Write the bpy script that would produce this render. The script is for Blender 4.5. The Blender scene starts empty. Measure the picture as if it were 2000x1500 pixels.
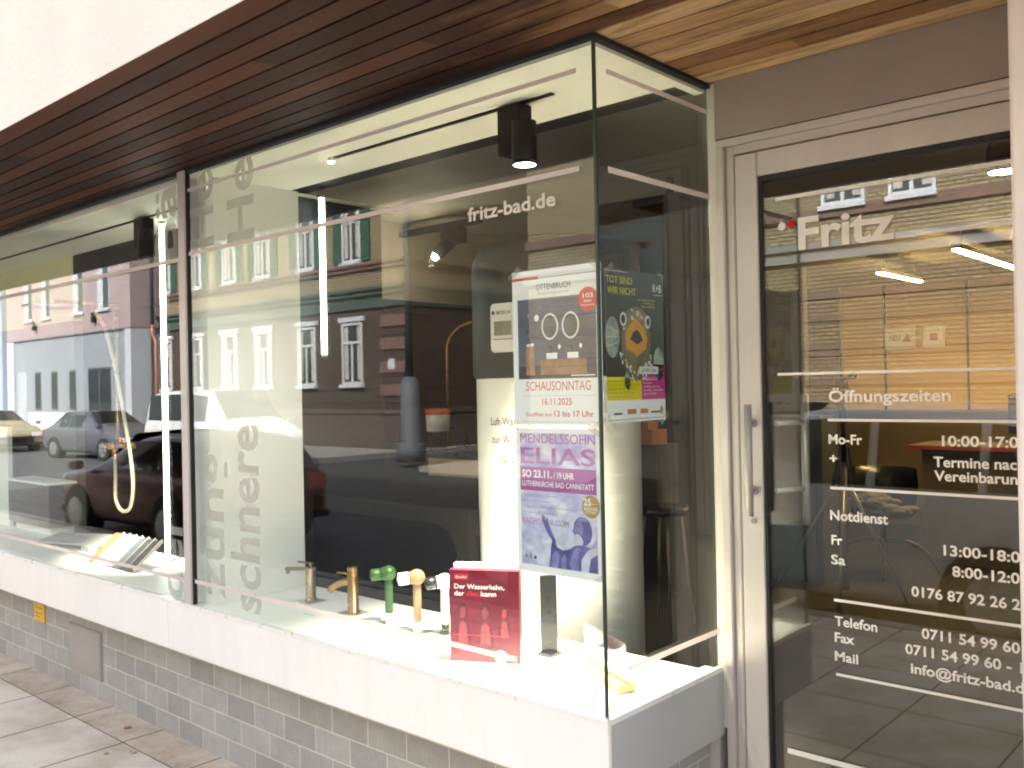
import bpy, bmesh, math, random
from mathutils import Vector, Matrix
R = math.radians
random.seed(7)
sc = bpy.context.scene
col = sc.collection

# ------------------------------------------------------------------ camera
YAW, PIT, ROL, FPX = 0.7316, 0.0033, -0.0203, 1800.86
cam_d = bpy.data.cameras.new('Camera')
cam = bpy.data.objects.new('Camera', cam_d)
col.objects.link(cam)
F = Vector((-math.sin(YAW) * math.cos(PIT), math.cos(YAW) * math.cos(PIT), math.sin(PIT)))
Rt = Vector((math.cos(YAW), math.sin(YAW), 0))
Up = Rt.cross(F)
R2 = Rt * math.cos(ROL) + Up * math.sin(ROL)
U2 = -Rt * math.sin(ROL) + Up * math.cos(ROL)
m = Matrix((R2, U2, -F)).transposed().to_4x4()
m.translation = Vector((1.4907, -2.0167, 1.6))
cam.matrix_world = m
cam_d.sensor_width = 36
cam_d.lens = FPX / 2000 * 36
cam_d.clip_start = 0.05
cam_d.clip_end = 500
sc.camera = cam

# ------------------------------------------------------------------ world, sun, exposure
w = bpy.data.worlds.new('World')
sc.world = w
w.use_nodes = True
nt = w.node_tree
bg = nt.nodes['Background']
sky = nt.nodes.new('ShaderNodeTexSky')
sky.sky_type = 'NISHITA'
sky.sun_disc = False
SUN_EL, SUN_AZ = R(40), R(18)
sky.sun_elevation = SUN_EL
sky.sun_rotation = SUN_AZ
sky.dust_density = 4
sky.air_density = 1.0
hs = nt.nodes.new('ShaderNodeHueSaturation')
hs.inputs['Saturation'].default_value = 0.38
nt.links.new(sky.outputs[0], hs.inputs['Color'])
nt.links.new(hs.outputs[0], bg.inputs[0])
bg.inputs[1].default_value = 0.15
sun_d = bpy.data.lights.new('Sun', 'SUN')
sun_d.energy = 2.1
sun_d.angle = R(4)
sun_d.color = (1, .97, .93)
sun = bpy.data.objects.new('Sun', sun_d)
col.objects.link(sun)
# sky rotation is measured clockwise from +Y
sd = Vector((math.sin(SUN_AZ) * math.cos(SUN_EL), math.cos(SUN_AZ) * math.cos(SUN_EL), math.sin(SUN_EL)))
sun.rotation_euler = sd.to_track_quat('Z', 'Y').to_euler()
sc.view_settings.view_transform = 'Standard'
sc.view_settings.look = 'None'
sc.view_settings.exposure = 2.9
sc.view_settings.gamma = 1
sc.render.engine = 'CYCLES'
sc.cycles.filter_width = 2.0
sc.cycles.max_bounces = 10
sc.cycles.glossy_bounces = 5
sc.cycles.transparent_max_bounces = 32
sc.cycles.sample_clamp_indirect = 6
sc.cycles.caustics_reflective = False
sc.cycles.caustics_refractive = False

# ------------------------------------------------------------------ materials
_m = {}


def newmat(name):
    mt = bpy.data.materials.new(name)
    mt.use_nodes = True
    return mt, mt.node_tree, mt.node_tree.nodes['Principled BSDF']


def texco(nt, scale=(1, 1, 1), kind='Object'):
    tc = nt.nodes.new('ShaderNodeTexCoord')
    mp = nt.nodes.new('ShaderNodeMapping')
    mp.inputs['Scale'].default_value = scale
    nt.links.new(tc.outputs[kind], mp.inputs['Vector'])
    return mp.outputs[0]


def mixc(nt, fac, a, b, mode='MIX'):
    n = nt.nodes.new('ShaderNodeMix')
    n.data_type = 'RGBA'
    n.blend_type = mode
    for sock, v in ((n.inputs[0], fac), (n.inputs[6], a), (n.inputs[7], b)):
        if isinstance(v, bpy.types.NodeSocket):
            nt.links.new(v, sock)
        elif isinstance(v, (int, float)):
            sock.default_value = v
        else:
            sock.default_value = (*v[:3], 1)
    return n.outputs[2]


def noise(nt, vec, scale, detail=4, rough=.55):
    n = nt.nodes.new('ShaderNodeTexNoise')
    n.inputs['Scale'].default_value = scale
    n.inputs['Detail'].default_value = detail
    n.inputs['Roughness'].default_value = rough
    nt.links.new(vec, n.inputs['Vector'])
    return n.outputs[0]


def ramp(nt, fac, stops):
    n = nt.nodes.new('ShaderNodeValToRGB')
    el = n.color_ramp.elements
    while len(el) < len(stops):
        el.new(.5)
    for e, (p, c) in zip(el, stops):
        e.position = p
        e.color = (*c, 1) if not isinstance(c, (int, float)) else (c, c, c, 1)
    nt.links.new(fac, n.inputs[0])
    return n.outputs[0]


def bump(nt, bs, h, strength=.2, dist=.01):
    b = nt.nodes.new('ShaderNodeBump')
    b.inputs['Strength'].default_value = strength
    b.inputs['Distance'].default_value = dist
    nt.links.new(h, b.inputs['Height'])
    nt.links.new(b.outputs[0], bs.inputs['Normal'])


def mat(name, c, rough=.5, metal=0, var=.12, sc_=6, bmp=0, spec=.5, emit=0, bsc=60):
    """plain surface with a slow tonal drift and an optional fine bump"""
    if name in _m:
        return _m[name]
    mt, nt, bs = newmat(name)
    v = texco(nt)
    if var:
        f = noise(nt, v, sc_)
        lo = [max(0, x * (1 - var)) for x in c]
        hi = [min(1, x * (1 + var)) for x in c]
        nt.links.new(ramp(nt, f, [(.3, lo), (.7, hi)]), bs.inputs['Base Color'])
        r2 = ramp(nt, noise(nt, v, sc_ * 2.3), [(.3, max(0, rough - .06)), (.7, min(1, rough + .08))])
        nt.links.new(r2, bs.inputs['Roughness'])
    else:
        bs.inputs['Base Color'].default_value = (*c, 1)
        bs.inputs['Roughness'].default_value = rough
    bs.inputs['Metallic'].default_value = metal
    bs.inputs['Specular IOR Level'].default_value = spec
    if emit:
        bs.inputs['Emission Color'].default_value = (*c, 1)
        bs.inputs['Emission Strength'].default_value = emit
    if bmp:
        bump(nt, bs, noise(nt, v, bsc, 6), bmp)
    _m[name] = mt
    return mt


def glass_mat(name, tint=(.93, .97, .95), f0=.045, boost=1.0):
    if name in _m:
        return _m[name]
    mt, nt, bs = newmat(name)
    nt.nodes.remove(bs)
    out = nt.nodes['Material Output']
    g = nt.nodes.new('ShaderNodeNewGeometry')
    d = nt.nodes.new('ShaderNodeVectorMath')
    d.operation = 'DOT_PRODUCT'
    nt.links.new(g.outputs['Normal'], d.inputs[0])
    nt.links.new(g.outputs['Incoming'], d.inputs[1])

    def mth(op, a, b=None):
        n = nt.nodes.new('ShaderNodeMath')
        n.operation = op
        for i, x in enumerate((a, b)):
            if x is None:
                continue
            if isinstance(x, (int, float)):
                n.inputs[i].default_value = x
            else:
                nt.links.new(x, n.inputs[i])
        return n.outputs[0]
    c = mth('ABSOLUTE', d.outputs['Value'])
    p = mth('POWER', mth('SUBTRACT', 1.0, c), 5.0)
    fr = mth('ADD', mth('MULTIPLY', p, 1 - f0), f0)
    if boost != 1:
        fr = mth('MINIMUM', mth('MULTIPLY', fr, boost), 1.0)
    tr = nt.nodes.new('ShaderNodeBsdfTransparent')
    tr.inputs[0].default_value = (*tint, 1)
    gl = nt.nodes.new('ShaderNodeBsdfGlossy')
    gl.inputs['Roughness'].default_value = 0.0
    gl.inputs['Color'].default_value = (1, 1, 1, 1)
    # very slight waviness of float glass
    mx = nt.nodes.new('ShaderNodeMixShader')
    nt.links.new(fr, mx.inputs[0])
    nt.links.new(tr.outputs[0], mx.inputs[1])
    nt.links.new(gl.outputs[0], mx.inputs[2])
    nt.links.new(mx.outputs[0], out.inputs[0])
    _m[name] = mt
    return mt


def film_mat(name, c, opacity, transl=.4):
    if name in _m:
        return _m[name]
    mt, nt, bs = newmat(name)
    nt.nodes.remove(bs)
    out = nt.nodes['Material Output']
    di = nt.nodes.new('ShaderNodeBsdfDiffuse')
    di.inputs[0].default_value = (*c, 1)
    tl = nt.nodes.new('ShaderNodeBsdfTranslucent')
    tl.inputs[0].default_value = (*c, 1)
    tr = nt.nodes.new('ShaderNodeBsdfTransparent')
    a = nt.nodes.new('ShaderNodeMixShader')
    a.inputs[0].default_value = transl
    nt.links.new(di.outputs[0], a.inputs[1])
    nt.links.new(tl.outputs[0], a.inputs[2])
    b = nt.nodes.new('ShaderNodeMixShader')
    b.inputs[0].default_value = opacity
    nt.links.new(tr.outputs[0], b.inputs[1])
    nt.links.new(a.outputs[0], b.inputs[2])
    nt.links.new(b.outputs[0], out.inputs[0])
    _m[name] = mt
    return mt


def emis(name, c, s):
    if name in _m:
        return _m[name]
    mt, nt, bs = newmat(name)
    nt.nodes.remove(bs)
    e = nt.nodes.new('ShaderNodeEmission')
    e.inputs[0].default_value = (*c, 1)
    e.inputs[1].default_value = s
    nt.links.new(e.outputs[0], nt.nodes['Material Output'].inputs[0])
    _m[name] = mt
    return mt


def brick_mat(name, c1, c2, mortar, bw, rh, ms, axes='XZ', off=.5, rough=.85, nz=.35, bmp=.3, streak=None, shift=(0, 0), smooth=.1):
    if name in _m:
        return _m[name]
    mt, nt, bs = newmat(name)
    tc = nt.nodes.new('ShaderNodeTexCoord')
    sp = nt.nodes.new('ShaderNodeSeparateXYZ')
    nt.links.new(tc.outputs['Object'], sp.inputs[0])
    cb = nt.nodes.new('ShaderNodeCombineXYZ')
    idx = {'X': 0, 'Y': 1, 'Z': 2}
    for i in (0, 1):
        ad = nt.nodes.new('ShaderNodeMath')
        ad.operation = 'ADD'
        ad.inputs[1].default_value = shift[i]
        nt.links.new(sp.outputs[idx[axes[i]]], ad.inputs[0])
        nt.links.new(ad.outputs[0], cb.inputs[i])
    b = nt.nodes.new('ShaderNodeTexBrick')
    b.offset = off
    b.inputs['Scale'].default_value = 1
    b.inputs['Mortar Size'].default_value = ms
    b.inputs['Mortar Smooth'].default_value = smooth
    b.inputs['Brick Width'].default_value = bw
    b.inputs['Row Height'].default_value = rh
    b.inputs['Color1'].default_value = (*c1, 1)
    b.inputs['Color2'].default_value = (*c2, 1)
    b.inputs['Mortar'].default_value = (*mortar, 1)
    nt.links.new(cb.outputs[0], b.inputs['Vector'])
    v = texco(nt, streak or (1, 1, 1))
    n = noise(nt, v, 5 if not streak else 9, 6)
    k = ramp(nt, n, [(.25, 1 - nz), (.75, 1 + nz * .4 if 1 + nz * .4 < 1 else 1)])
    nt.links.new(mixc(nt, 1.0, b.outputs['Color'], k, 'MULTIPLY'), bs.inputs['Base Color'])
    bs.inputs['Roughness'].default_value = rough
    if bmp:
        inv = nt.nodes.new('ShaderNodeMath')
        inv.operation = 'SUBTRACT'
        inv.inputs[0].default_value = 1
        nt.links.new(b.outputs['Fac'], inv.inputs[1])
        bump(nt, bs, inv.outputs[0], bmp, .004)
    _m[name] = mt
    return mt


def wood_mat():
    """canopy planks: dark red-brown stain, weathered to honey orange towards the entrance"""
    mt, nt, bs = newmat('canopy wood')
    tc = nt.nodes.new('ShaderNodeTexCoord')
    sp = nt.nodes.new('ShaderNodeSeparateXYZ')
    nt.links.new(tc.outputs['Object'], sp.inputs[0])

    def mth(op, a, b=None, c=None):
        n = nt.nodes.new('ShaderNodeMath')
        n.operation = op
        for i, x in enumerate((a, b, c)):
            if x is None:
                continue
            if isinstance(x, (int, float)):
                n.inputs[i].default_value = x
            else:
                nt.links.new(x, n.inputs[i])
        return n.outputs[0]
    pl = mth('FLOOR', mth('DIVIDE', mth('ADD', sp.outputs[1], .86 + .086 * 40), 0.086))
    # board lengths differ per row
    wn = nt.nodes.new('ShaderNodeTexWhiteNoise')
    wn.noise_dimensions = '1D'
    nt.links.new(pl, wn.inputs['W'])
    seg = mth('FLOOR', mth('ADD', mth('DIVIDE', sp.outputs[0], 2.3), mth('MULTIPLY', wn.outputs[0], 7.0)))
    wn2 = nt.nodes.new('ShaderNodeTexWhiteNoise')
    wn2.noise_dimensions = '2D'
    cb = nt.nodes.new('ShaderNodeCombineXYZ')
    nt.links.new(pl, cb.inputs[0])
    nt.links.new(seg, cb.inputs[1])
    nt.links.new(cb.outputs[0], wn2.inputs['Vector'])
    mp = nt.nodes.new('ShaderNodeMapping')
    mp.inputs['Scale'].default_value = (1.2, 22, 10)
    cb2 = nt.nodes.new('ShaderNodeCombineXYZ')
    nt.links.new(mth('ADD', sp.outputs[0], mth('MULTIPLY', wn2.outputs[0], 9.0)), cb2.inputs[0])
    nt.links.new(sp.outputs[1], cb2.inputs[1])
    nt.links.new(cb2.outputs[0], mp.inputs['Vector'])
    gr = noise(nt, mp.outputs[0], 2.2, 8, .65)
    dark = ramp(nt, wn2.outputs[0], [(0, (.026, .0105, .0085)), (.5, (.054, .0185, .0128)), (1, (.108, .036, .020))])
    lite = ramp(nt, wn2.outputs[0], [(0, (.14, .062, .034)), (.3, (.40, .215, .095)), (1, (.66, .44, .235))])
    sp_n = noise(nt, texco(nt, (1.3, 9, 5)), 3.2, 6, .6)
    blot = ramp(nt, sp_n, [(.38, (.12, .05, .025)), (.58, (.55, .55, .55))])
    lite2 = mixc(nt, .75, lite, mixc(nt, 1.0, lite, ramp(nt, sp_n, [(.33, .35), (.5, 1.0)]), 'MULTIPLY'))
    nn = noise(nt, texco(nt, (2.5, 7, 1)), 1.5, 5)
    t = mth('ADD', mth('ADD', sp.outputs[0], mth('MULTIPLY', mth('SUBTRACT', nn, .5), .8)), mth('MULTIPLY', sp.outputs[1], .9))
    fac = nt.nodes.new('ShaderNodeMapRange')
    fac.interpolation_type = 'SMOOTHSTEP'
    fac.inputs['From Min'].default_value = -.45
    fac.inputs['From Max'].default_value = .15
    nt.links.new(t, fac.inputs['Value'])
    base = mixc(nt, fac.outputs[0], dark, lite2)
    g2 = ramp(nt, gr, [(.3, .62), (.7, 1.0)])
    nt.links.new(mixc(nt, 1.0, base, g2, 'MULTIPLY'), bs.inputs['Base Color'])
    bs.inputs['Roughness'].default_value = .55
    bs.inputs['Specular IOR Level'].default_value = .08
    bump(nt, bs, gr, .15, .003)
    return mt


def pavement_mat():
    mt, nt, bs = newmat('pavement slabs')
    tc = nt.nodes.new('ShaderNodeTexCoord')
    mp = nt.nodes.new('ShaderNodeMapping')
    mp.inputs['Location'].default_value = (3.745 - .527 * 10 * 0, .07, 0)
    nt.links.new(tc.outputs['Object'], mp.inputs['Vector'])
    b = nt.nodes.new('ShaderNodeTexBrick')
    b.offset = 0
    b.inputs['Scale'].default_value = 1
    b.inputs['Mortar Size'].default_value = .006
    b.inputs['Mortar Smooth'].default_value = .3
    b.inputs['Brick Width'].default_value = .521
    b.inputs['Row Height'].default_value = .60
    b.inputs['Color1'].default_value = (.68, .61, .525, 1)
    b.inputs['Color2'].default_value = (.73, .655, .565, 1)
    b.inputs['Mortar'].default_value = (.11, .10, .09, 1)
    nt.links.new(mp.outputs[0], b.inputs['Vector'])
    v = texco(nt)
    st = ramp(nt, noise(nt, v, 3, 7, .65), [(.35, (.72, .68, .62)), (.6, (1, 1, 1))])
    fine = ramp(nt, noise(nt, v, 140, 3), [(.3, .85), (.7, 1.0)])
    c = mixc(nt, 1.0, b.outputs['Color'], st, 'MULTIPLY')
    c = mixc(nt, 1.0, c, fine, 'MULTIPLY')
    # dark trodden spots
    vo = nt.nodes.new('ShaderNodeTexVoronoi')
    vo.inputs['Scale'].default_value = 3.2
    nt.links.new(v, vo.inputs['Vector'])
    spot = ramp(nt, vo.outputs['Distance'], [(.035, .35), (.06, 1.0)])
    c = mixc(nt, 1.0, c, spot, 'MULTIPLY')
    nt.links.new(c, bs.inputs['Base Color'])
    bs.inputs['Roughness'].default_value = .8
    bump(nt, bs, noise(nt, v, 90, 5), .15, .004)
    return mt


def edge_mat():
    mt, nt, bs = newmat('pavement edge stone')
    v = texco(nt)
    n1 = noise(nt, v, 7, 8, .7)
    n2 = noise(nt, v, 2.2, 5)
    c = ramp(nt, n1, [(.28, (.38, .32, .265)), (.48, (.54, .475, .40)), (.68, (.66, .60, .52))])
    c2 = ramp(nt, n2, [(.35, (.84, .75, .66)), (.65, (1, .98, .95))])
    tc = nt.nodes.new('ShaderNodeTexCoord')
    mp = nt.nodes.new('ShaderNodeMapping')
    mp.inputs['Location'].default_value = (3.745, .4, 0)
    nt.links.new(tc.outputs['Object'], mp.inputs['Vector'])
    b = nt.nodes.new('ShaderNodeTexBrick')
    b.offset = 0
    b.inputs['Scale'].default_value = 1
    b.inputs['Brick Width'].default_value = .521
    b.inputs['Row Height'].default_value = 2
    b.inputs['Mortar Size'].default_value = .006
    b.inputs['Color1'].default_value = (1, 1, 1, 1)
    b.inputs['Color2'].default_value = (.8, .8, .8, 1)
    b.inputs['Mortar'].default_value = (.35, .33, .3, 1)
    nt.links.new(mp.outputs[0], b.inputs['Vector'])
    c = mixc(nt, 1.0, mixc(nt, 1.0, c, c2, 'MULTIPLY'), b.outputs['Color'], 'MULTIPLY')
    nt.links.new(c, bs.inputs['Base Color'])
    bs.inputs['Roughness'].default_value = .85
    bump(nt, bs, n1, .5, .006)
    return mt


# ------------------------------------------------------------------ mesh helpers
class MB:
    def __init__(s):
        s.bm = bmesh.new()

    def box(s, a, b, mi=0):
        (x0, y0, z0), (x1, y1, z1) = a, b
        v = [s.bm.verts.new(p) for p in ((x0, y0, z0), (x1, y0, z0), (x1, y1, z0), (x0, y1, z0), (x0, y0, z1), (x1, y0, z1), (x1, y1, z1), (x0, y1, z1))]
        for f in ((0, 3, 2, 1), (4, 5, 6, 7), (0, 1, 5, 4), (1, 2, 6, 5), (2, 3, 7, 6), (3, 0, 4, 7)):
            s.bm.faces.new([v[i] for i in f]).material_index = mi
        return s

    def obox(s, c, ax, ay, az, mi=0):
        """oriented box: centre and three half-vectors"""
        c, ax, ay, az = map(Vector, (c, ax, ay, az))
        v = [s.bm.verts.new(c + ax * i + ay * j + az * k) for k in (-1, 1) for j, i in ((-1, -1), (-1, 1), (1, 1), (1, -1))]
        for f in ((0, 3, 2, 1), (4, 5, 6, 7), (0, 1, 5, 4), (1, 2, 6, 5), (2, 3, 7, 6), (3, 0, 4, 7)):
            s.bm.faces.new([v[i] for i in f]).material_index = mi
        return s

    def tube(s, pts, r, seg=12, mi=0, cap=True):
        pts = [Vector(p) for p in pts]
        rs = r if isinstance(r, (list, tuple)) else [r] * len(pts)
        rings = []
        n0 = None
        for i, p in enumerate(pts):
            t = (pts[min(i + 1, len(pts) - 1)] - pts[max(i - 1, 0)]).normalized()
            if n0 is None:
                n0 = t.orthogonal().normalized()
            n0 = (n0 - t * n0.dot(t)).normalized()
            b = t.cross(n0)
            rings.append([s.bm.verts.new(p + (n0 * math.cos(2 * math.pi * k / seg) + b * math.sin(2 * math.pi * k / seg)) * rs[i]) for k in range(seg)])
        for a, b in zip(rings, rings[1:]):
            for k in range(seg):
                f = s.bm.faces.new((a[k], a[(k + 1) % seg], b[(k + 1) % seg], b[k]))
                f.smooth = True
                f.material_index = mi
        if cap:
            s.bm.faces.new(rings[0][::-1]).material_index = mi
            s.bm.faces.new(rings[-1]).material_index = mi
        return s

    def lathe(s, prof, c=(0, 0, 0), seg=40, mi=0, a0=0, a1=2 * math.pi):
        full = abs(a1 - a0 - 2 * math.pi) < 1e-6
        n = seg if full else seg + 1
        rings = [[s.bm.verts.new((c[0] + r * math.cos(a0 + (a1 - a0) * k / seg), c[1] + r * math.sin(a0 + (a1 - a0) * k / seg), c[2] + z)) for k in range(n)] for r, z in prof]
        for a, b in zip(rings, rings[1:]):
            for k in range(seg):
                k2 = (k + 1) % n
                f = s.bm.faces.new((a[k], a[k2], b[k2], b[k]))
                f.smooth = True
                f.material_index = mi
        return s

    def sphere(s, c, r, mi=0, sx=(1, 1, 1), seg=20):
        mt = Matrix.Translation(c) @ Matrix.Diagonal((r * sx[0], r * sx[1], r * sx[2], 1))
        g = bmesh.ops.create_uvsphere(s.bm, u_segments=seg, v_segments=seg // 2 + 2, radius=1, matrix=mt)
        for v in g['verts']:
            for f in v.link_faces:
                f.smooth = True
                f.material_index = mi
        return s

    def poly(s, pts, mi=0):
        f = s.bm.faces.new([s.bm.verts.new(p) for p in pts])
        f.material_index = mi
        return s

    def prism(s, pts, off, mi=0):
        off = Vector(off)
        a = [s.bm.verts.new(p) for p in pts]
        b = [s.bm.verts.new(Vector(p) + off) for p in pts]
        s.bm.faces.new(a[::-1]).material_index = mi
        s.bm.faces.new(b).material_index = mi
        n = len(a)
        for i in range(n):
            s.bm.faces.new((a[i], a[(i + 1) % n], b[(i + 1) % n], b[i])).material_index = mi
        return s

    def islands(s):
        left_ = set(s.bm.verts)
        while left_:
            st = [left_.pop()]
            isl = set(st)
            while st:
                for e in st.pop().link_edges:
                    for v in e.verts:
                        if v in left_:
                            left_.discard(v)
                            isl.add(v)
                            st.append(v)
            yield isl

    def build_each(s, name, mats, parent=None, **k):
        """one object per separate piece"""
        out = []
        for isl in list(s.islands()):
            b = MB()
            vm = {v: b.bm.verts.new(v.co) for v in isl}
            for f in {f for v in isl for f in v.link_faces}:
                nf = b.bm.faces.new([vm[v] for v in f.verts])
                nf.material_index, nf.smooth = f.material_index, f.smooth
            out.append(b.build(name, mats, parent, **k))
        s.bm.free()
        return out

    def build(s, name, mats, parent=None, bev=0, bseg=2, recalc=True, autosm=True):
        if recalc:
            bmesh.ops.recalc_face_normals(s.bm, faces=s.bm.faces)
        if bev:
            bmesh.ops.bevel(s.bm, geom=list(s.bm.edges), offset=bev, segments=bseg, affect='EDGES', clamp_overlap=True)
        me = bpy.data.meshes.new(name)
        s.bm.to_mesh(me)
        s.bm.free()
        for x in (mats if isinstance(mats, (list, tuple)) else [mats]):
            me.materials.append(x)
        o = bpy.data.objects.new(name, me)
        col.objects.link(o)
        if parent is not None:
            o.parent = parent
            o.matrix_parent_inverse = world(parent).inverted()
        return o


def world(o):
    mt = o.matrix_basis.copy()
    if o.parent:
        mt = world(o.parent) @ o.matrix_parent_inverse @ mt
    return mt


def tag(o, label=None, cat=None, group=None, kind=None):
    for k, v in (('label', label), ('category', cat), ('group', group), ('kind', kind)):
        if v:
            o[k] = v
    return o


def empty(name, loc=(0, 0, 0), rz=0, **k):
    o = bpy.data.objects.new(name, None)
    o.empty_display_size = .1
    col.objects.link(o)
    o.location = loc
    o.rotation_euler = (0, 0, rz)
    return tag(o, **k)


def copy_tree(o, parent=None):
    c = o.copy()
    col.objects.link(c)
    if parent:
        c.parent = parent
    for ch in [x for x in list(col.objects) if x.parent == o]:
        copy_tree(ch, c)
    return c


# ---- text -> flat polygons in a plane
_tc = {}


def text_raw(s, bold=.0):
    """list of (verts2d, faces) and advance width, cap height 1"""
    key = (s, bold)
    if key in _tc:
        return _tc[key]
    cu = bpy.data.curves.new('t', 'FONT')
    cu.body = s
    cu.size = 1
    cu.offset = bold
    cu.resolution_u = 3
    cu.dimensions = '2D'
    cu.fill_mode = 'FRONT'
    o = bpy.data.objects.new('t', cu)
    col.objects.link(o)
    dg = bpy.context.evaluated_depsgraph_get()
    me = bpy.data.meshes.new_from_object(o.evaluated_get(dg))
    vs = [(v.co.x, v.co.y) for v in me.vertices]
    fs = [tuple(p.vertices) for p in me.polygons]
    bpy.data.objects.remove(o)
    bpy.data.curves.remove(cu)
    bpy.data.meshes.remove(me)
    _tc[key] = (vs, fs)
    return vs, fs


def text_into(bm, s, org, ux, uy, cap, width=None, vis=None, bold=.012, mi=0, align='L', clip=None, bend=None):
    """write s with its baseline start at org; ux, uy unit vectors; cap = capital height; width = width of s (or of its prefix vis)"""
    org, ux, uy = Vector(org), Vector(ux), Vector(uy)
    H = text_raw('H', bold)[0]
    hcap = max(v[1] for v in H) - min(v[1] for v in H)
    ks = cap / hcap
    vs, fs = text_raw(s, bold)
    x0 = min(v[0] for v in vs)
    x1 = max(v[0] for v in vs)
    if width:
        pv = text_raw(vis, bold)[0] if vis else vs
        kx = width / (max(v[0] for v in pv) - min(v[0] for v in pv))
    else:
        kx = ks
    sh = {'L': x0, 'C': (x0 + x1) / 2, 'R': x1}[align]
    out = []
    for x, y in vs:
        X, Y = (x - sh) * kx, y * ks
        if clip:
            X = min(max(X, clip[0]), clip[1])
        p = bend(X, Y) if bend else org + ux * X + uy * Y
        out.append(bm.verts.new(p))
    for f in fs:
        try:
            bm.faces.new([out[i] for i in f]).material_index = mi
        except ValueError:
            pass


X, Y_, Z = Vector((1, 0, 0)), Vector((0, 1, 0)), Vector((0, 0, 1))


def lettering(name, s, org, ux, uy, cap, m_, parent, **k):
    b = MB()
    text_into(b.bm, s, org, ux, uy, cap, **k)
    return b.build(name, m_, parent, recalc=False)


# shared materials
PALEM = mat('tripod alloy', (.34, .31, .25), .4, .6, .1)
ALU = mat('brushed aluminium paint', (.56, .53, .50), .38, .35, .05, 3)
ALU_DOOR = mat('door frame silver', (.56, .53, .50), .36, .25, .05, 2)
MULL = mat('mullion champagne', (.56, .51, .485), .45, .1, .05, 2)
PANEL = mat('sill panel white', (.85, .835, .81), .34, 0, .02, 1.5, spec=.45)


def soil(mt, streak, lo, hi, amt):
    """multiply the base colour with stretched grime"""
    nt = mt.node_tree
    bs = nt.nodes['Principled BSDF']
    ln = bs.inputs['Base Color'].links[0]
    src = ln.from_socket
    a = ramp(nt, noise(nt, texco(nt, streak), 3.0, 7, .68), [(lo, 1 - amt), (hi, 1.0)])
    c = ramp(nt, noise(nt, texco(nt), 2.1, 6, .7), [(.32, 1 - amt * .8), (.55, 1.0)])
    nt.links.new(mixc(nt, 1.0, mixc(nt, 1.0, src, a, 'MULTIPLY'), c, 'MULTIPLY'), bs.inputs['Base Color'])



PILLAR = mat('pillar plaster', (.73, .67, .625), .6, 0, .05, 2, .05)
FASC = mat('fascia grey', (.33, .285, .255), .45, .15, .06, 2)
FACADE = mat('facade render', (.70, .655, .59), .85, 0, .05, 2.5, .25, bsc=40)
BLACK = mat('seal black', (.012, .013, .014), .6, 0, 0)
MBLACK = mat('matt black metal', (.004, .004, .0045), .5, 0, .2, 20, spec=.25)
WHITE_IN = mat('white interior board', (.86, .86, .83), .5, 0, .02, 2)
CREAM_IN = mat('cream soffit', (.90, .87, .74), .7, 0, .02, 2)
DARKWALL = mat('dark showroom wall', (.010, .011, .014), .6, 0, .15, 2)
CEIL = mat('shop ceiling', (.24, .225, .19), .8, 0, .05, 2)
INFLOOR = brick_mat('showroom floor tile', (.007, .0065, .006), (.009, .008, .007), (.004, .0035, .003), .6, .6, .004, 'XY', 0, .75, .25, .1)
WARMWALL = mat('warm ochre wall', (.64, .42, .145), .6, 0, .05, 1.2)
STEEL = mat('satin steel', (.60, .585, .56), .42, .7, .06, 12)
BRASS = mat('brushed brass', (.42, .25, .10), .3, .95, .08, 14)
NICKEL = mat('brushed bronze nickel', (.40, .31, .20), .3, .95, .08, 14)
GLASS = glass_mat('shop window glass', (.955, .985, .968), .043)
DGLASS = glass_mat('door glass', (.90, .94, .93), .072)
FILM_W = film_mat('white vinyl', (.86, .79, .77), .95, .42)
FILM_L = film_mat('cream vinyl lettering', (.74, .69, .63), .97, .1)
FILM_D = film_mat('door white vinyl', (.86, .84, .79), .98, .05)
FILM_G = film_mat('frosted grey vinyl', (.50, .49, .46), .58, .45)
FILM_R = film_mat('red vinyl', (.55, .03, .03), .98, .2)
WOOD = wood_mat()
soil(PANEL, (5, 5, .9), .34, .56, .035)
soil(ALU_DOOR, (6, 6, 1.0), .34, .55, .05)
soil(FASC, (1, 5, 4), .34, .6, .06)
soil(PILLAR, (5, 5, .8), .34, .55, .08)
PRINT_W = mat('poster paper', (.90, .90, .92), .45, 0, .02, 3)

# ================================================================== GROUND
b = MB()
b.poly([(-70, -2.75, 0), (20, -2.75, 0), (20, -.07, 0), (-70, -.07, 0)])
b.poly([(.001, -.0699, 0), (20, -.0699, 0), (20, .7, 0), (.001, .7, 0)])
b.box((-70, -2.75, -.16), (20, -2.745, -.001))
o = tag(b.build('pavement', pavement_mat()), kind='structure')
b = MB()
b.box((-70, -.069, -.1), (-.0, .125, .004))
tag(b.build('pavement_edge', edge_mat()), kind='structure')
b = MB()
b.box((-70, -2.90, -.3), (20, -2.752, .006))
tag(b.build('kerb', mat('granite kerb', (.33, .32, .30), .8, 0, .2, 8, .3), bev=.01), kind='structure')
ROADM = mat('asphalt', (.060, .060, .063), .75, 0, .25, 3, .5, bsc=120)
b = MB()
b.poly([(-140, -12.2, -.29), (60, -12.2, -.29), (60, -2.85, -.12), (-140, -2.85, -.12)])
b.poly([(-18.2, -60, -.29), (-14.4, -60, -.29), (-14.4, -12.19, -.291), (-18.2, -12.19, -.291)])
tag(b.build('road', ROADM, recalc=False), kind='structure')
b = MB()
b.box((-140, -15.9, -.5), (-18.4, -12.2, -.16))
b.box((-14.2, -15.9, -.5), (60, -12.2, -.16))
b.box((-18.6, -60, -.5), (-18.2, -15.9, -.16))
b.box((-14.4, -60, -.5), (-13.8, -15.9, -.16))
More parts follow.
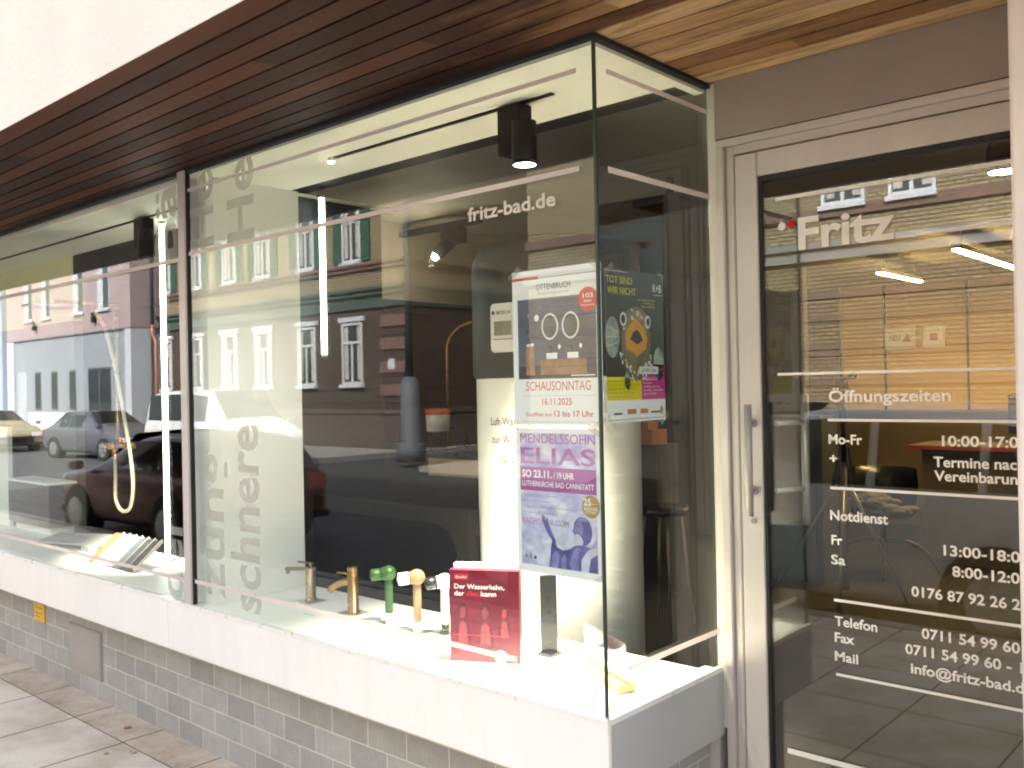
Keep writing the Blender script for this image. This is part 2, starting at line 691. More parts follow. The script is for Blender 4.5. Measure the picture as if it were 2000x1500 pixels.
tag(b.build('far_pavement', mat('far pavement', (.30, .285, .26), .85, 0, .15, 2, .2)), kind='structure')
b = MB()
b.poly([(-250, -250, -.6), (250, -250, -.6), (250, 250, -.6), (-250, 250, -.6)])
tag(b.build('ground', mat('open ground', (.2, .19, .17), .9)), kind='structure')

# ================================================================== SHOP BUILDING
ZT, ZB, ZP, D = 2.557, .698, .477, .617      # glass head, glass foot, panel foot, depth of the entrance recess
shop = empty('shop_building', (0, 0, 0), label='shop front with dark plank canopy, glazed corner window, white sill panel and grey tiled base', cat='shop')
# upper facade
b = MB()
b.box((-16, -.8625, ZT - .050), (9, -.70, 8.2))
b.box((-16, -.8625, ZT - .0700), (9, -.8604, ZT - .0502))
b.build('facade_wall', FACADE, shop)
# plank canopy
b = MB()
y = -.8600
PW_ = .0860
while y < .61:
    y1 = min(y + PW_, .6165)
    x0 = -16 if y < -.01 else .001
    za, zb = ZT + .0778 * min(y, 0), ZT + .0778 * min(y1, 0)   # the soffit falls towards the street
    b.prism([(x0, y + .0042, za), (x0, y1 - .0042, zb), (x0, y1 - .0042, zb + .016), (x0, y + .0042, za + .016)], (9 - x0, 0, 0))
    y += PW_
b.build('canopy_planks', WOOD, shop)
b = MB()
b.prism([(-16, -.699, ZT - .036), (-16, 0, ZT + .0165), (-16, .7, ZT + .0165), (-16, .7, ZT + .06), (-16, -.699, ZT + .06)], (25, 0, 0))
b.build('canopy_backing', BLACK, shop)

# glazing: head seal, foot channel, panes
b = MB()
b.box((-16, -.006, ZT - .014), (.006, .016, ZT - .0005))
b.box((-.016, .017, ZT - .014), (.006, D - .002, ZT - .0005))
b.build('head_seal', BLACK, shop)
b = MB()
b.box((-16, -.0145, ZB - .016), (.0145, -.0005, ZB))
b.box((.0005, .0, ZB - .016), (.0145, D - .013, ZB))
b.build('foot_trim', mat('sill trim', (.82, .81, .78), .3, .1, .02), shop)
b = MB()
b.box((-2.165, .0005, ZB), (-.0065, .010, ZT - .014))
front = b.build('window_pane', GLASS, shop)
b = MB()
b.box((-16, .0005, ZB), (-2.228, .010, ZT - .014))
left = b.build('window_pane', GLASS, shop)
b = MB()
b.box((-.0105, .0105, ZB), (-.0005, D - .004, ZT - .014))
ret = b.build('window_pane', GLASS, shop)
b = MB()
b.box((-.0065, .0005, ZB), (.0005, .0105, ZT - .014))
b.build('corner_joint', mat('silicone joint', (.035, .06, .052), .35, 0, 0), shop)
b = MB()
b.box((-2.228, -.014, ZB - .002), (-2.172, .014, ZT - .001))
b.build('mullion', MULL, shop, bev=.003)
b = MB()
b.box((-2.1718, -.006, ZB), (-2.165, .013, ZT - .014))
b.build('glazing_gasket', BLACK, shop)
for xx in (-5.6, -9.0):
    b = MB()
    b.box((xx - .043, -.022, ZB - .002), (xx + .043, .05, ZT - .001))
    b.build('mullion', MULL, shop, bev=.003)

# sill panel, base wall
b = MB()
xs = [-16, -12.1, -8.9, -5.65, -2.379, .012]
for a, c in zip(xs, xs[1:]):
    b.box((a + .0012, -.012, ZP), (c - (.0012 if c < 0 else 0), .0035, ZB - .013))
    b.box((a + .0012, .0037, ZP), (min(c, -.062) - .0012, .11, ZB - .0135))
b.build('sill_panel', PANEL, shop, bev=.002)
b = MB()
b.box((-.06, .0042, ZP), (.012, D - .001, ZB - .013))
b.build('sill_panel', mat('side panel shaded white', (.47, .48, .48), .30, .1, 0), shop, bev=.002)  # same white panel, shade of the recess put into a darker grey
TILE = brick_mat('split grey tile', (.34, .34, .325), (.43, .425, .405), (.66, .62, .53), .2125, .1012, .0028, 'XZ', .5, .75, .22, .35, streak=(22, 22, 1.2), shift=(2.446 + .2125 * 40, .004))
soil(TILE, (2.2, 2.2, 5), .36, .6, .12)
TILEY = brick_mat('split grey tile side', (.34, .34, .325), (.43, .425, .405), (.66, .62, .53), .2125, .1012, .0028, 'YZ', .5, .75, .22, .35, streak=(22, 22, 1.2), shift=(.1 + .2125 * 40, .004))
b = MB()
b.box((-16, .1217, -.05), (-.0475, .2, ZP - .001))
b.build('base_wall', TILE, shop)
b = MB()
b.box((-.2, .2005, -.05), (-.0475, D - .0005, ZP - .001))
b.box((-.0473, .1222, -.05), (-.0450, D - .0005, ZP - .001))
b.build('base_wall', TILEY, shop)
b = MB()
b.box((-3.73, .1115, .107), (-3.338, .125, .36))
b.box((-3.722, .1095, .115), (-3.346, .1114, .352))
hatch = b.build('meter_hatch', mat('hatch grey', (.37, .345, .33), .45, .3, .05, 4), shop, bev=.0008)
b = MB()
for px, pz in ((-3.71, .35), (-3.355, .118)):
    b.tube([(px, .1095, pz), (px, .107, pz)], .006, 10)
b.build_each('hatch_screw', STEEL, hatch)

# entrance: post, fascia, pillar, door
b = MB()
b.box((-.010, D, ZB - .2), (.0225, D + .06, ZT - .0005))
b.build('window_end_frame', mat('end frame cream', (.68, .65, .56), .45, .1, .04), shop, bev=.002)
b = MB()
b.box((.0235, D - .012, -.02), (.052, D + .06, 2.345))
b.box((.0525, D + .004, -.02), (.080, D + .06, 2.345))
b.box((-.1, D + .001, -.02), (-.0105, D + .06, ZB - .2))
b.build('door_jamb', ALU, shop, bev=.003)
b = MB()
b.box((.0235, D - .010, 2.3725), (3, D + .06, ZT - .0005))
b.build('fascia_panel', FASC, shop)
b = MB()
b.box((.0235, D - .008, 2.346), (3, D + .06, 2.3695))
b.box((.0805, D + .006, 2.318), (3, D + .06, 2.3455))
b.build('door_head', ALU, shop, bev=.002)
b = MB()
b.box((1.0149, -.005, -.02), (1.9, 1.2, ZT - .0005))
b.build('pillar', PILLAR, shop, bev=.006)
# threshold
b = MB()
b.box((.02, D - .01, .0), (1.02, D + .1, .022))
b.build('threshold', STEEL, shop)
# door leaf
DX0, DX1 = .085, 1.012
b = MB()
yf = D
b.box((DX0, yf, .025), (.160, yf + .05, 2.312))
b.box((.161, yf + .0005, 2.237), (DX1, yf + .05, 2.312))
b.box((.161, yf + .0005, .025), (DX1, yf + .05, .16))
door = b.build('door', ALU_DOOR, shop, bev=.0025)
b = MB()
b.box((.1605, yf + .006, 2.219), (1.0, yf + .03, 2.2365))
b.box((.1605, yf + .006, .161), (.170, yf + .03, 2.2185))
b.build_each('door_gasket', BLACK, door)
b = MB()
b.box((.1705, yf + .014, .161), (1.0, yf + .022, 2.2188))
dpane = b.build('door_pane', DGLASS, door)
yl = yf + .0131
# pull handle outside
b = MB()
hx = .142
b.tube([(hx, yf - .055, 1.19), (hx, yf - .055, 1.532)], .0115, 16)
for hz in (1.263, 1.472):
    b.tube([(hx, yf - .055, hz), (hx - .012, yf + .0, hz)], .0075, 12)
    b.tube([(hx - .012, yf - .008, hz), (hx - .012, yf + .001, hz)], .014, 16)
b.build('pull_handle', mat('handle dull steel', (.40, .39, .37), .5, .35, .06, 20), door)
b = MB()
for hz in (1.263, 1.472):
    b.tube([(.19, yf + .03, hz), (.24, yf + .13, hz)], .009, 12)
b.tube([(.24, yf + .13, 1.15), (.24, yf + .13, 1.56)], .0125, 16)
b.build('inner_handle', STEEL, door)
b = MB()
b.tube([(.128, yf - .006, 1.168), (.128, yf + .001, 1.168)], .0085, 18)
b.build('lock', mat('lock grey', (.3, .27, .23), .35, .8, .1), door)

# door writing
def dtext(s, x, z, cap, width=None, vis=None, m_=FILM_D, bold=.022):
    return lettering('lettering', s, (x, yl, z), X, Z, cap, m_, door, width=width, vis=vis, bold=bold)


dtext('Fritz', .284, 1.9975, .098, .285, bold=.026)
dtext('Öffnungszeiten', .368, 1.538, .034, .340)
dtext('Mo-Fr', .365, 1.414, .0285, .099)
dtext('10:00-17:00', .682, 1.4165, .0285, .188, '10:00-17:0')
dtext('+', .367, 1.357, .0285, .023)
dtext('Termine nach', .659, 1.359, .0285, .206, 'Termine nac')
dtext('Vereinbarung', .660, 1.321, .0285, .206, 'Vereinbarun')
dtext('Notdienst', .365, 1.190, .030, .168)
dtext('Fr', .367, 1.118, .0285, .033)
dtext('13:00-18:00', .680, 1.119, .0285, .188, '13:00-18:0')
dtext('Sa', .365, 1.060, .0285, .043)
dtext('8:00-12:00', .701, 1.064, .0285, .165, '8:00-12:0')
dtext('0176 87 92 26 22', .593, .996, .0285, .273, '0176 87 92 26 2')
dtext('Telefon', .372, .880, .0285, .124)
dtext('0711 54 99 60', .618, .883, .0285, .245)
dtext('Fax', .371, .832, .0285, .058)
dtext('0711 54 99 60 - 10', .573, .833, .0285, .295, '0711 54 99 60 - 1')
dtext('Mail', .370, .777, .0285, .069)
dtext('info@fritz-bad.de', .587, .781, .0285, .283, 'info@fritz-bad.d')


def drop(cx, cz, s, m_):
    pts = []
    for i in range(24):
        a = R(-200 + 300 * i / 23)
        pts.append((cx + s * math.cos(a), yl, cz + s * math.sin(a)))
    pts.append((cx + s * .75, yl, cz + s * 2.25))
    pts2 = [Vector(p) for p in pts]
    bb = MB()
    bb.poly(pts2)
    return bb.build('drop_mark', m_, door, recalc=False)


drop(.2325, 2.073, .0125, FILM_D)
drop(.2625, 2.076, .0125, FILM_R)
for x0, z, h in ((.213, 2.158, .011), (.622, 2.001, .011), (.209, 1.6225, .008), (.364, 1.484, .008), (.367, 1.284, .008), (.371, .9545, .008), (.373, .736, .008), (.216, .473, .016)):
    b = MB()
    b.box((x0, yl - .0003, z - h / 2), (.995, yl + .0003, z + h / 2))
    b.build('stripe', FILM_D, door)

# window stripes and lettering (vinyl on the inner face of the glass)
yg = -.0012   # vinyl on the street face
for x0, z, h in ((-.0595, 2.4685, .0135), (-.054, 2.1965, .016), (-.322, .7985, .0165)):
    b = MB()
    b.box((-2.16, yg, z - h / 2), (x0, yg + .0006, z + h / 2))
    b.build('stripe', FILM_W, front)
for z, h in ((2.515, .016), (2.181, .018), (.794, .017)):
    b = MB()
    b.box((-15.9, yg, z - h / 2), (-2.232, yg + .0006, z + h / 2))
    b.build('stripe', FILM_W, left)
for y0, y1, z, h in ((.057, D - .012, 2.4655, .0145), (.057, D - .006, 2.1945, .017), (.100, D - .004, .807, .017)):
    b = MB()
    b.box((.0004, y0, z - h / 2), (.0009, y1, z + h / 2))
    b.build('stripe', FILM_W, ret)
lettering('lettering', 'fritz-bad.de', (-.487, yg, 2.109), X, Z, .042, FILM_L, front, width=.346, bold=.024)
# turned lettering, reading upwards; ux = +Z, uy = -X
UX, UY = Z, -X


def vtext(s, xbase, z0, cap, length, parent, bold=.02):
    return lettering('lettering', s, (xbase, yg + .0001, z0), UX, UY, cap, FILM_G, parent, width=length, bold=bold)


vtext('zung', -1.925, .752, .212, .61, front)
vtext('He', -1.960, 2.213, .190, .315, front)
vtext('schnere', -1.662, .728, .215, .745, front)
vtext('He', -1.662, 2.205, .195, .322, front)
vtext('der', -2.262, .70, .205, .385, left)
vtext('Bä', -2.262, 2.19, .200, .335, left)

# ------------------------------------------------------------------ display interior (parts of the shop)
b = MB()
b.box((-16, .0125, ZB - .05), (-.0135, .56, ZB - .008))
b.build('display_platform', mat('platform white', (.88, .88, .85), .42, 0, .02, 2), shop)
b = MB()
b.box((-16, .017, ZT - .024), (-.017, .492, ZT - .002))
b.box((-.05, .4925, ZT - .024), (-.017, D - .003, ZT - .002))
b.box((-16, .4925, ZT - .024), (-2.22, 1.2, ZT - .003))
b.build('display_soffit', CREAM_IN, shop)
b = MB()
b.box((-2.26, .055, ZB - .007), (-2.115, .53, ZT - .025))
b.build('partition', WHITE_IN, shop)
b = MB()
b.box((-2.26, .5605, -.05), (-2.20, 1.10, ZT - .025))
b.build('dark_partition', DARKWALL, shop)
# back partition left, lit top and dim foot put into its colours; dark beam
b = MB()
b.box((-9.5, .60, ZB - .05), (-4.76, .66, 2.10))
b.build('back_partition', mat('back wall dim part', (.085, .080, .068), .6, 0, .05, 2), shop)
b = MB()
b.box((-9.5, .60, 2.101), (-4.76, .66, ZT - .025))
b.build('back_partition', mat('back wall lit part', (.78, .76, .45), .6, 0, .03, 2), shop)
b = MB()
b.box((-4.75, .60, 2.36), (-2.27, .70, ZT - .0255))
b.build('dark_beam', DARKWALL, shop)
# the room
b = MB()
b.box((-2.97, 8.9, -.05), (4.1, 9.0, 2.8))
b.build('back_wall', WARMWALL, shop)
b = MB()
b.box((-9.7, .2, -.05), (-9.6, 9, 2.8))
b.box((4.1, .7, -.05), (4.2, 9, 2.8))
b.box((1.02, .68, -.05), (4.1, .75, 2.8))
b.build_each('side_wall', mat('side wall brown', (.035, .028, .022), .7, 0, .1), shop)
b = MB()
b.box((-9.6, .7, 2.72), (4.1, 8.95, 2.8))
b.box((-2.2, .4935, 2.72), (-.05, .7, 2.8))
b.box((-.049, .68, 2.4), (1.02, .7, 2.8))
b.build_each('ceiling', CEIL, shop)
b = MB()
b.box((-2.2, .4932, ZT - .02), (-.0505, .4945, 2.72))
b.build('soffit_riser', CEIL, shop)
b = MB()
b.box((-9.6, .21, -.06), (4.1, 8.95, -.0))
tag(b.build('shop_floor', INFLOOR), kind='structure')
b = MB()
b.box((-9.6, 8.88, -.05), (-2.98, 9.0, 2.8))
b.build('back_wall', mat('dark back wall', (.03, .03, .028), .6), shop)
b = MB()
b.box((-3.9, 1.11, 2.20), (-3.2, 4.2, 2.719))
b.build('bulkhead', mat('bulkhead beige', (.17, .15, .115), .7, 0, .04, 2), shop)
# panels hiding the far left part of the room
b = MB()
b.box((-9.5, 4.2, 0), (-3.75, 4.3, 2.71))
b.build('partition', mat('brown niche wall', (.055, .035, .024), .6, 0, .2, 2), shop)
b = MB()
b.box((-3.7, 6.6, 0), (-2.4, 6.7, 2.71))
b.build('partition', mat('anthracite wall', (.028, .03, .033), .6, 0, .1, 2), shop)
# cabinet door seams on the warm wall
b = MB()
for xx in (-2.45, -1.55):
    b.box((xx - .012, 8.885, 0), (xx + .012, 8.899, 2.7))
b.build_each('wall_seam', BLACK, shop)

# ================================================================== THINGS IN THE WINDOW
PLAT = ZB - .008


# ---- posters
TAPE = film_mat('clear tape', (.62, .60, .52), .28, .3)
class Sheet:
    """a paper on the glass: place flat printed shapes in sheet coordinates (0..w, 0..h)"""

    def __init__(s, org, ux, n, w, h, label, cat='poster'):
        s.o, s.ux, s.n, s.w, s.h = Vector(org), Vector(ux), Vector(n), w, h
        s.root = empty('poster', org, label=label, cat=cat)
        b = MB()
        nx, nz = 8, 10
        vs = [[b.bm.verts.new(s.P(w * i / nx, h * j / nz, 0)) for i in range(nx + 1)] for j in range(nz + 1)]
        for j in range(nz):
            for i in range(nx):
                b.bm.faces.new((vs[j][i], vs[j][i + 1], vs[j + 1][i + 1], vs[j + 1][i]))
        b.build('sheet', PRINT_W, s.root)
        for tx_, tz_, ang in ((.012, h - .004, 35), (w - .014, h - .006, -28), (.010, .006, -40), (w - .012, .005, 32)):
            b = MB()
            c_, s_ = math.cos(R(ang)), math.sin(R(ang))
            b.poly([s.P(tx_ + c_ * i * .026 - s_ * j * .008, tz_ + s_ * i * .026 + c_ * j * .008, 11) for i, j in ((-1, -1), (1, -1), (1, 1), (-1, 1))])
            b.build('tape', TAPE, s.root, recalc=False)

    def P(s, x, y, l):
        return s.o + s.ux * x + Z * y + s.n * (l * .00045)

    def part(s, name, mats):
        return SheetPart(s, name, mats)


class SheetPart:
    def __init__(s, sh, name, mats):
        s.sh, s.name, s.mats, s.b = sh, name, mats, MB()

    def poly(s, pts, l, mi=0):
        s.b.poly([s.sh.P(x, y, l) for x, y in pts], mi)
        return s

    def rect(s, x0, y0, x1, y1, l, mi=0):
        return s.poly([(x0, y0), (x1, y0), (x1, y1), (x0, y1)], l, mi)

    def ell(s, cx, cy, rx, ry, l, mi=0, n=28, a0=0, a1=360, inner=None):
        pts = [(cx + rx * math.cos(R(a0 + (a1 - a0) * i / n)), cy + ry * math.sin(R(a0 + (a1 - a0) * i / n))) for i in range(n + (a1 - a0 < 360))]
        return s.poly(pts, l, mi)

    def text(s, t, x, y, cap, l, mi=0, width=None, bold=.0, align='L'):
        text_into(s.b.bm, t, s.sh.P(x, y, l), s.sh.ux, Z, cap, width=width, bold=bold, mi=mi, align=align)
        return s

    def done(s):
        return s.b.build(s.name, s.mats, s.sh.root, recalc=False)


def ink(name, c, var=0, sc_=20):
    return mat('ink ' + name, c, .45, 0, var, sc_)


RED, DRED, INKK, GREY = ink('red', (.62, .05, .05)), ink('crimson', (.40, .02, .05)), ink('black', (.03, .03, .035)), ink('grey', (.35, .35, .37))

# washstand poster
w_, h_ = .325, .447
P1 = Sheet((-.328, .0185, 1.490), X, -Y_, w_, h_, 'white bathroom poster headed SCHAUSONNTAG with two lit round mirrors over a wooden washstand')
q = P1.part('headline_bar', [RED, GREY])
q.rect(.0, .420, .10, .428, 1, 0).rect(.10, .4215, .325, .4245, 1, 1)
q.done()
q = P1.part('lettering', [INKK, RED, GREY])
q.text('OTTENBRUCH', .093, .388, .017, 1, 0, .125, bold=-.004)
q.text('Badausstellung und mehr', .100, .375, .006, 1, 2, .115)
q.text('SCHAUSONNTAG', .048, .098, .026, 1, 1, .235, bold=-.004)
q.text('16.11.2025', .108, .057, .019, 1, 1, .108, bold=.006)
q.text('Geöffnet von', .045, .0235, .012, 1, 1, .098)
q.text('13 bis 17 Uhr', .152, .0235, .0165, 1, 1, .140, bold=.012)
q.rect(.03, .082, .30, .0826, 1, 2).rect(.03, .008, .30, .009, 1, 2)
q.done()
PHOTO = mat('printed slate wall', (.085, .105, .175), .45, 0, .45, 7)
PW = mat('printed walnut', (.33, .19, .115), .45, 0, .3, 30)
q = P1.part('printed_picture', [PHOTO, mat('printed floor', (.035, .037, .05), .4, 0, .2, 9), PW, mat('printed glow', (.80, .82, .88), .4, 0, 0), mat('printed mirror', (.085, .10, .12), .4, 0, .5, 25), PRINT_W, INKK, mat('printed tile', (.075, .08, .11), .4, 0, .3, 8)])
px0, py0, px1, py1 = .020, .132, .306, .364
q.rect(px0, py0, px1, py1, 1, 0).rect(px0, py0, px1, .168, 2, 1)
for yy in (.22, .26, .30, .335):
    q.rect(px0, yy, px1, yy + .0015, 2, 7)
for xx, a, c in ((.09, .30, .335), (.16, .335, .364), (.13, .26, .30), (.25, .22, .26), (.27, .335, .364)):
    q.rect(xx, a, xx + .0015, c, 2, 7)
for cx in (.142, .217):
    q.ell(cx, .281, .031, .038, 3, 3).ell(cx, .281, .0255, .0325, 4, 4)
    q.poly([(cx - .02, .265), (cx + .018, .287), (cx + .018, .292), (cx - .02, .270)], 5, 0)
q.rect(.050, .143, .083, .226, 3, 2).rect(.105, .143, .272, .187, 3, 2)
q.rect(.1055, .1645, .2715, .1655, 4, 1)
for cx in (.148, .224):
    q.rect(cx - .020, .188, cx + .020, .205, 4, 5)
    q.rect(cx - .004, .205, cx, .225, 4, 6).rect(cx - .014, .221, cx, .225, 4, 6)
    q.ell(cx + .028, .222, .005, .007, 4, 5)
q.ell(.093, .308, .009, .010, 3, 5).ell(.056, .268, .007, .008, 3, 6)
q.rect(.064, .227, .067, .258, 3, 6).ell(.074, .231, .008, .005, 3, 5).ell(.060, .23, .007, .004, 3, 5)
q.rect(.216, .138, .30, .141, 3, 5)
q.done()
q = P1.part('badge', [RED, PRINT_W])
q.ell(.280, .349, .034, .034, 3, 0)
q.text('103', .280, .353, .013, 4, 1, .036, .02, 'C').text('Bäder', .280, .341, .007, 4, 1, .028, .01, 'C').text('Inspirationen', .280, .331, .0055, 4, 1, .045, .0, 'C')
q.done()

# concert poster
w_, h_ = .310, .420
P2 = Sheet((-.326, .0185, 1.060), X, -Y_, w_, h_, 'violet concert poster reading ELIAS with a bearded man raising his hand')
mt, nt_, bs_ = newmat('printed violet sky')
v_ = texco(nt_, (1, 1, 1.6))
nt_.links.new(ramp(nt_, noise(nt_, v_, 11, 6, .6), [(.33, (.33, .31, .58)), (.5, (.52, .50, .76)), (.66, (.84, .84, .90))]), bs_.inputs['Base Color'])
VSKY = mt
MAG, MAGL = ink('magenta', (.36, .05, .30)), ink('pink violet', (.43, .16, .42))
q = P2.part('printed_picture', [VSKY, MAG, ink('deep violet', (.115, .10, .33), .35, 40), ink('mid violet', (.25, .23, .52), .3, 40), ink('pale violet', (.62, .61, .80), .2, 30)])
q.rect(.016, .022, .294, .405, 1, 0).rect(.016, .238, .294, .307, 2, 1)
q.ell(.215, .13, .075, .055, 2, 4).ell(.10, .055, .05, .03, 2, 4)
# cloak
q.poly([(.120, .022), (.125, .050), (.128, .080), (.133, .100), (.150, .082), (.172, .074), (.195, .080), (.215, .092), (.235, .095), (.262, .092), (.294, .078), (.294, .022)], 3, 2)
q.poly([(.200, .022), (.196, .045), (.206, .070), (.222, .090), (.236, .086), (.226, .060), (.228, .022)], 4, 3)
q.poly([(.236, .022), (.238, .055), (.262, .085), (.294, .092), (.294, .075), (.270, .06), (.262, .022)], 4, 4)
q.poly([(.128, .022), (.134, .06), (.15, .074), (.16, .06), (.152, .022)], 4, 3)
q.poly([(.168, .022), (.166, .05), (.178, .066), (.184, .05), (.182, .022)], 4, 3)
# raised arm and hand
q.poly([(.133, .100), (.150, .084), (.140, .110), (.128, .130), (.121, .146), (.116, .162), (.1125, .163), (.113, .150), (.108, .160), (.101, .172), (.0985, .170), (.103, .157), (.096, .168), (.0935, .165), (.100, .148), (.108, .132), (.118, .116)], 3, 2)
# head: skull, brow, nose, beard, hair
q.poly([(.222, .098), (.215, .115), (.212, .128), (.207, .134), (.213, .142), (.214, .155), (.222, .167), (.236, .174), (.254, .173), (.268, .163), (.276, .146), (.277, .126), (.270, .108), (.256, .096), (.240, .092)], 4, 2)
q.poly([(.224, .118), (.218, .130), (.212, .135), (.217, .142), (.219, .152), (.228, .160), (.240, .160), (.246, .145), (.244, .128), (.236, .118)], 5, 3)
q.poly([(.216, .122), (.222, .126), (.236, .122), (.246, .108), (.244, .096), (.228, .094), (.218, .104)], 6, 4)
q.rect(.220, .147, .234, .150, 6, 2).rect(.216, .129, .227, .131, 7, 2)
q.poly([(.224, .164), (.240, .172), (.256, .170), (.262, .160), (.246, .164), (.232, .162)], 6, 3)
q.done()
q = P2.part('lettering', [MAGL, PRINT_W, ink('small violet', (.33, .22, .45))])
q.text('MENDELSSOHN', .018, .376, .027, 2, 0, .274, bold=.0)
q.text('ELIAS', .019, .317, .047, 2, 0, .272, bold=.015)
q.text('SO 23.11.', .024, .277, .022, 3, 1, .112, bold=.03).text('/ 19 UHR', .142, .277, .018, 3, 1, .074, bold=.015)
q.text('LUTHERKIRCHE BAD CANNSTATT', .024, .251, .0155, 3, 1, .262, bold=.015)
for i, (t, wd) in enumerate((('Sopran, Mezzosopran, Tenor, Bariton', .13), ('Bachchor und Orchester', .10), ('in historischer Aufführungspraxis am Konzertabend', .20), ('Karten an der Abendkasse', .13))):
    q.text(t, .026, .222 - .0165 * i, .005, 2, 2, wd)
q.text('BACHCHOR.COM', .022, .141, .017, 2, 0, .172, bold=-.004)
for x_, hh in ((.028, .016), (.045, .022), (.062, .014)):
    q.poly([(x_, .04), (x_ + .012, .04), (x_ + .006, .04 + hh)], 2, 2)
q.text('mit freundlicher Förderung', .024, .031, .004, 2, 2, .055)
q.done()
q = P2.part('badge', [ink('ochre', (.46, .27, .06)), PRINT_W])
q.ell(.274, .205, .031, .032, 3, 0)
q.text('25', .262, .208, .019, 4, 1, .026, .015, 'C').text('BACHCHOR', .274, .196, .0065, 4, 1, .047, .01, 'C').text('STUTTGART', .274, .1865, .006, 4, 1, .040, .01, 'C')
for k in (-1, 0, 1):
    q.rect(.249, .2035 + k * .0085, .299, .2043 + k * .0085, 4, 1)
q.done()

# fish poster on the side pane (faces +X)
w_, h_ = .294, .432
P3 = Sheet((-.0160, .053, 1.494), Y_, X, w_, h_, 'dark theatre poster with an orange-lipped puffer fish and the title TOT SIND WIR NICHT')
q = P3.part('printed_picture', [mat('printed olive dark', (.050, .048, .036), .4, 0, .35, 6), mat('printed fish skin', (.36, .25, .10), .4, 0, .5, 26), ink('orange', (.72, .33, .02)), INKK, mat('printed fin', (.34, .40, .34), .4, 0, .4, 30), ink('fish white', (.75, .78, .74)), ink('belly', (.20, .15, .075), .3, 20)])
q.rect(.0, .078, .294, .432, 1, 0)
q.poly([(.085, .155), (.075, .20), (.072, .245), (.085, .285), (.10, .315), (.13, .330), (.165, .330), (.198, .315), (.213, .285), (.222, .240), (.216, .195), (.205, .155), (.175, .125), (.145, .112), (.115, .125)], 2, 6)
q.poly([(.095, .205), (.088, .25), (.10, .295), (.125, .318), (.165, .318), (.19, .298), (.205, .255), (.198, .21), (.15, .185)], 3, 1)
q.ell(.083, .292, .016, .020, 4, 5).ell(.082, .292, .010, .013, 5, 3).ell(.206, .288, .015, .019, 4, 5).ell(.208, .288, .009, .012, 5, 3)
q.poly([(.090, .238), (.108, .272), (.145, .296), (.182, .274), (.204, .238), (.192, .208), (.148, .194), (.102, .208)], 4, 2)
q.poly([(.114, .236), (.128, .254), (.148, .264), (.166, .254), (.180, .234), (.150, .221)], 5, 3)
for cx, cy, rx, ry in ((.030, .240, .034, .058), (.262, .165, .028, .050), (.100, .118, .014, .026)):
    q.ell(cx, cy, rx, ry, 2, 4)
    for t in (-.5, 0, .5):
        q.poly([(cx - rx * .8, cy + ry * t), (cx + rx * .8, cy + ry * t * .5), (cx + rx * .8, cy + ry * t * .5 + .0015), (cx - rx * .8, cy + ry * t + .0015)], 3, 5)
rr = random.Random(3)
for i in range(54):
    a = rr.uniform(3.4, 6.0) if i % 3 else rr.uniform(0, 6.28)
    d_ = rr.uniform(.72, 1.04)
    q.ell(.148 + .085 * d_ * math.cos(a), .222 + .105 * d_ * math.sin(a), rr.uniform(.0022, .0048), rr.uniform(.0028, .006), 6 if i % 2 else 7, 5, 8)
q.done()
q = P3.part('colour_blocks', [ink('yellow', (.72, .62, .0)), ink('hot pink', (.55, .015, .22)), PRINT_W])
q.rect(.0, .078, .160, .130 + .045, 2, 0) if False else q.rect(.0, .062, .170, .128, 2, 0)
q.rect(.170, .062, .294, .165, 2, 1).rect(.0, .0, .294, .062, 2, 2).rect(.160, .136, .258, .158, 3, 2)
q.done()
q = P3.part('lettering', [ink('acid yellow', (.66, .62, .02)), PRINT_W, INKK, ink('olive text', (.30, .28, .02)), ink('logo orange', (.55, .20, .03))])
q.text('TOT SIND', .004, .392, .020, 2, 0, .128, .01).text('WIR NICHT', .010, .362, .020, 2, 0, .140, .01)
q.text('von Svealena Kutschke', .158, .349, .006, 2, 0, .09).text('Uraufführung', .188, .340, .006, 2, 0, .055).text('Regie und Bühne', .176, .330, .006, 2, 0, .07)
q.text('K+B', .238, .378, .024, 2, 1, .045, .01)
q.rect(.0, .425, .110, .4265, 2, 1).rect(.240, .369, .284, .3702, 2, 1)
for i, t in enumerate(('Premiere 20.09.2025', 'Fr 10.10., Sa 11.10., So 12.10.', 'Do 23.10., Fr 24.10.', 'Vorverkauf im Kulturwerk', '0711 Karten online')):
    q.text(t, .006, .114 - .011 * i, .006, 3, 3, (.12, .155, .13, .13, .11)[i])
q.text('20:00 Uhr', .170, .142, .011, 4, 2, .078, .01)
for i, (t, wd) in enumerate((('Tagestickets', .08), ('Karten', .045), ('ermäßigt auch hier', .09), ('an allen Abenden', .105), ('und im Foyer', .07))):
    q.text(t, .178, .118 - .0105 * i, .0058, 3, 1, wd)
for x_, wd, mi in ((.03, .04, 2), (.095, .045, 4), (.16, .04, 4), (.215, .05, 2)):
    q.rect(x_, .022, x_ + wd, .022 + (.014 if mi == 4 else .005), 3, mi)
q.ell(.272, .030, .007, .013, 3, 4)
q.rect(.004, .007, .288, .0085, 3, 2)
q.done()


# ---- black track spots in the soffit
def ceiling_track(x0, x1, y_, label):
    b = MB()
    b.box((x0, y_ - .010, ZT - .029), (x1, y_ + .010, ZT - .0245))
    t = b.build('track_rail', MBLACK)
    tag(t, label, 'track rail')
    return t


ceiling_track(-1.48, -.355, .262, 'short black track rail in the cream soffit of the corner window')
ceiling_track(-6.5, -2.75, .317, 'long black track rail in the soffit of the left window')
SPOTC = (1, .86, .66)


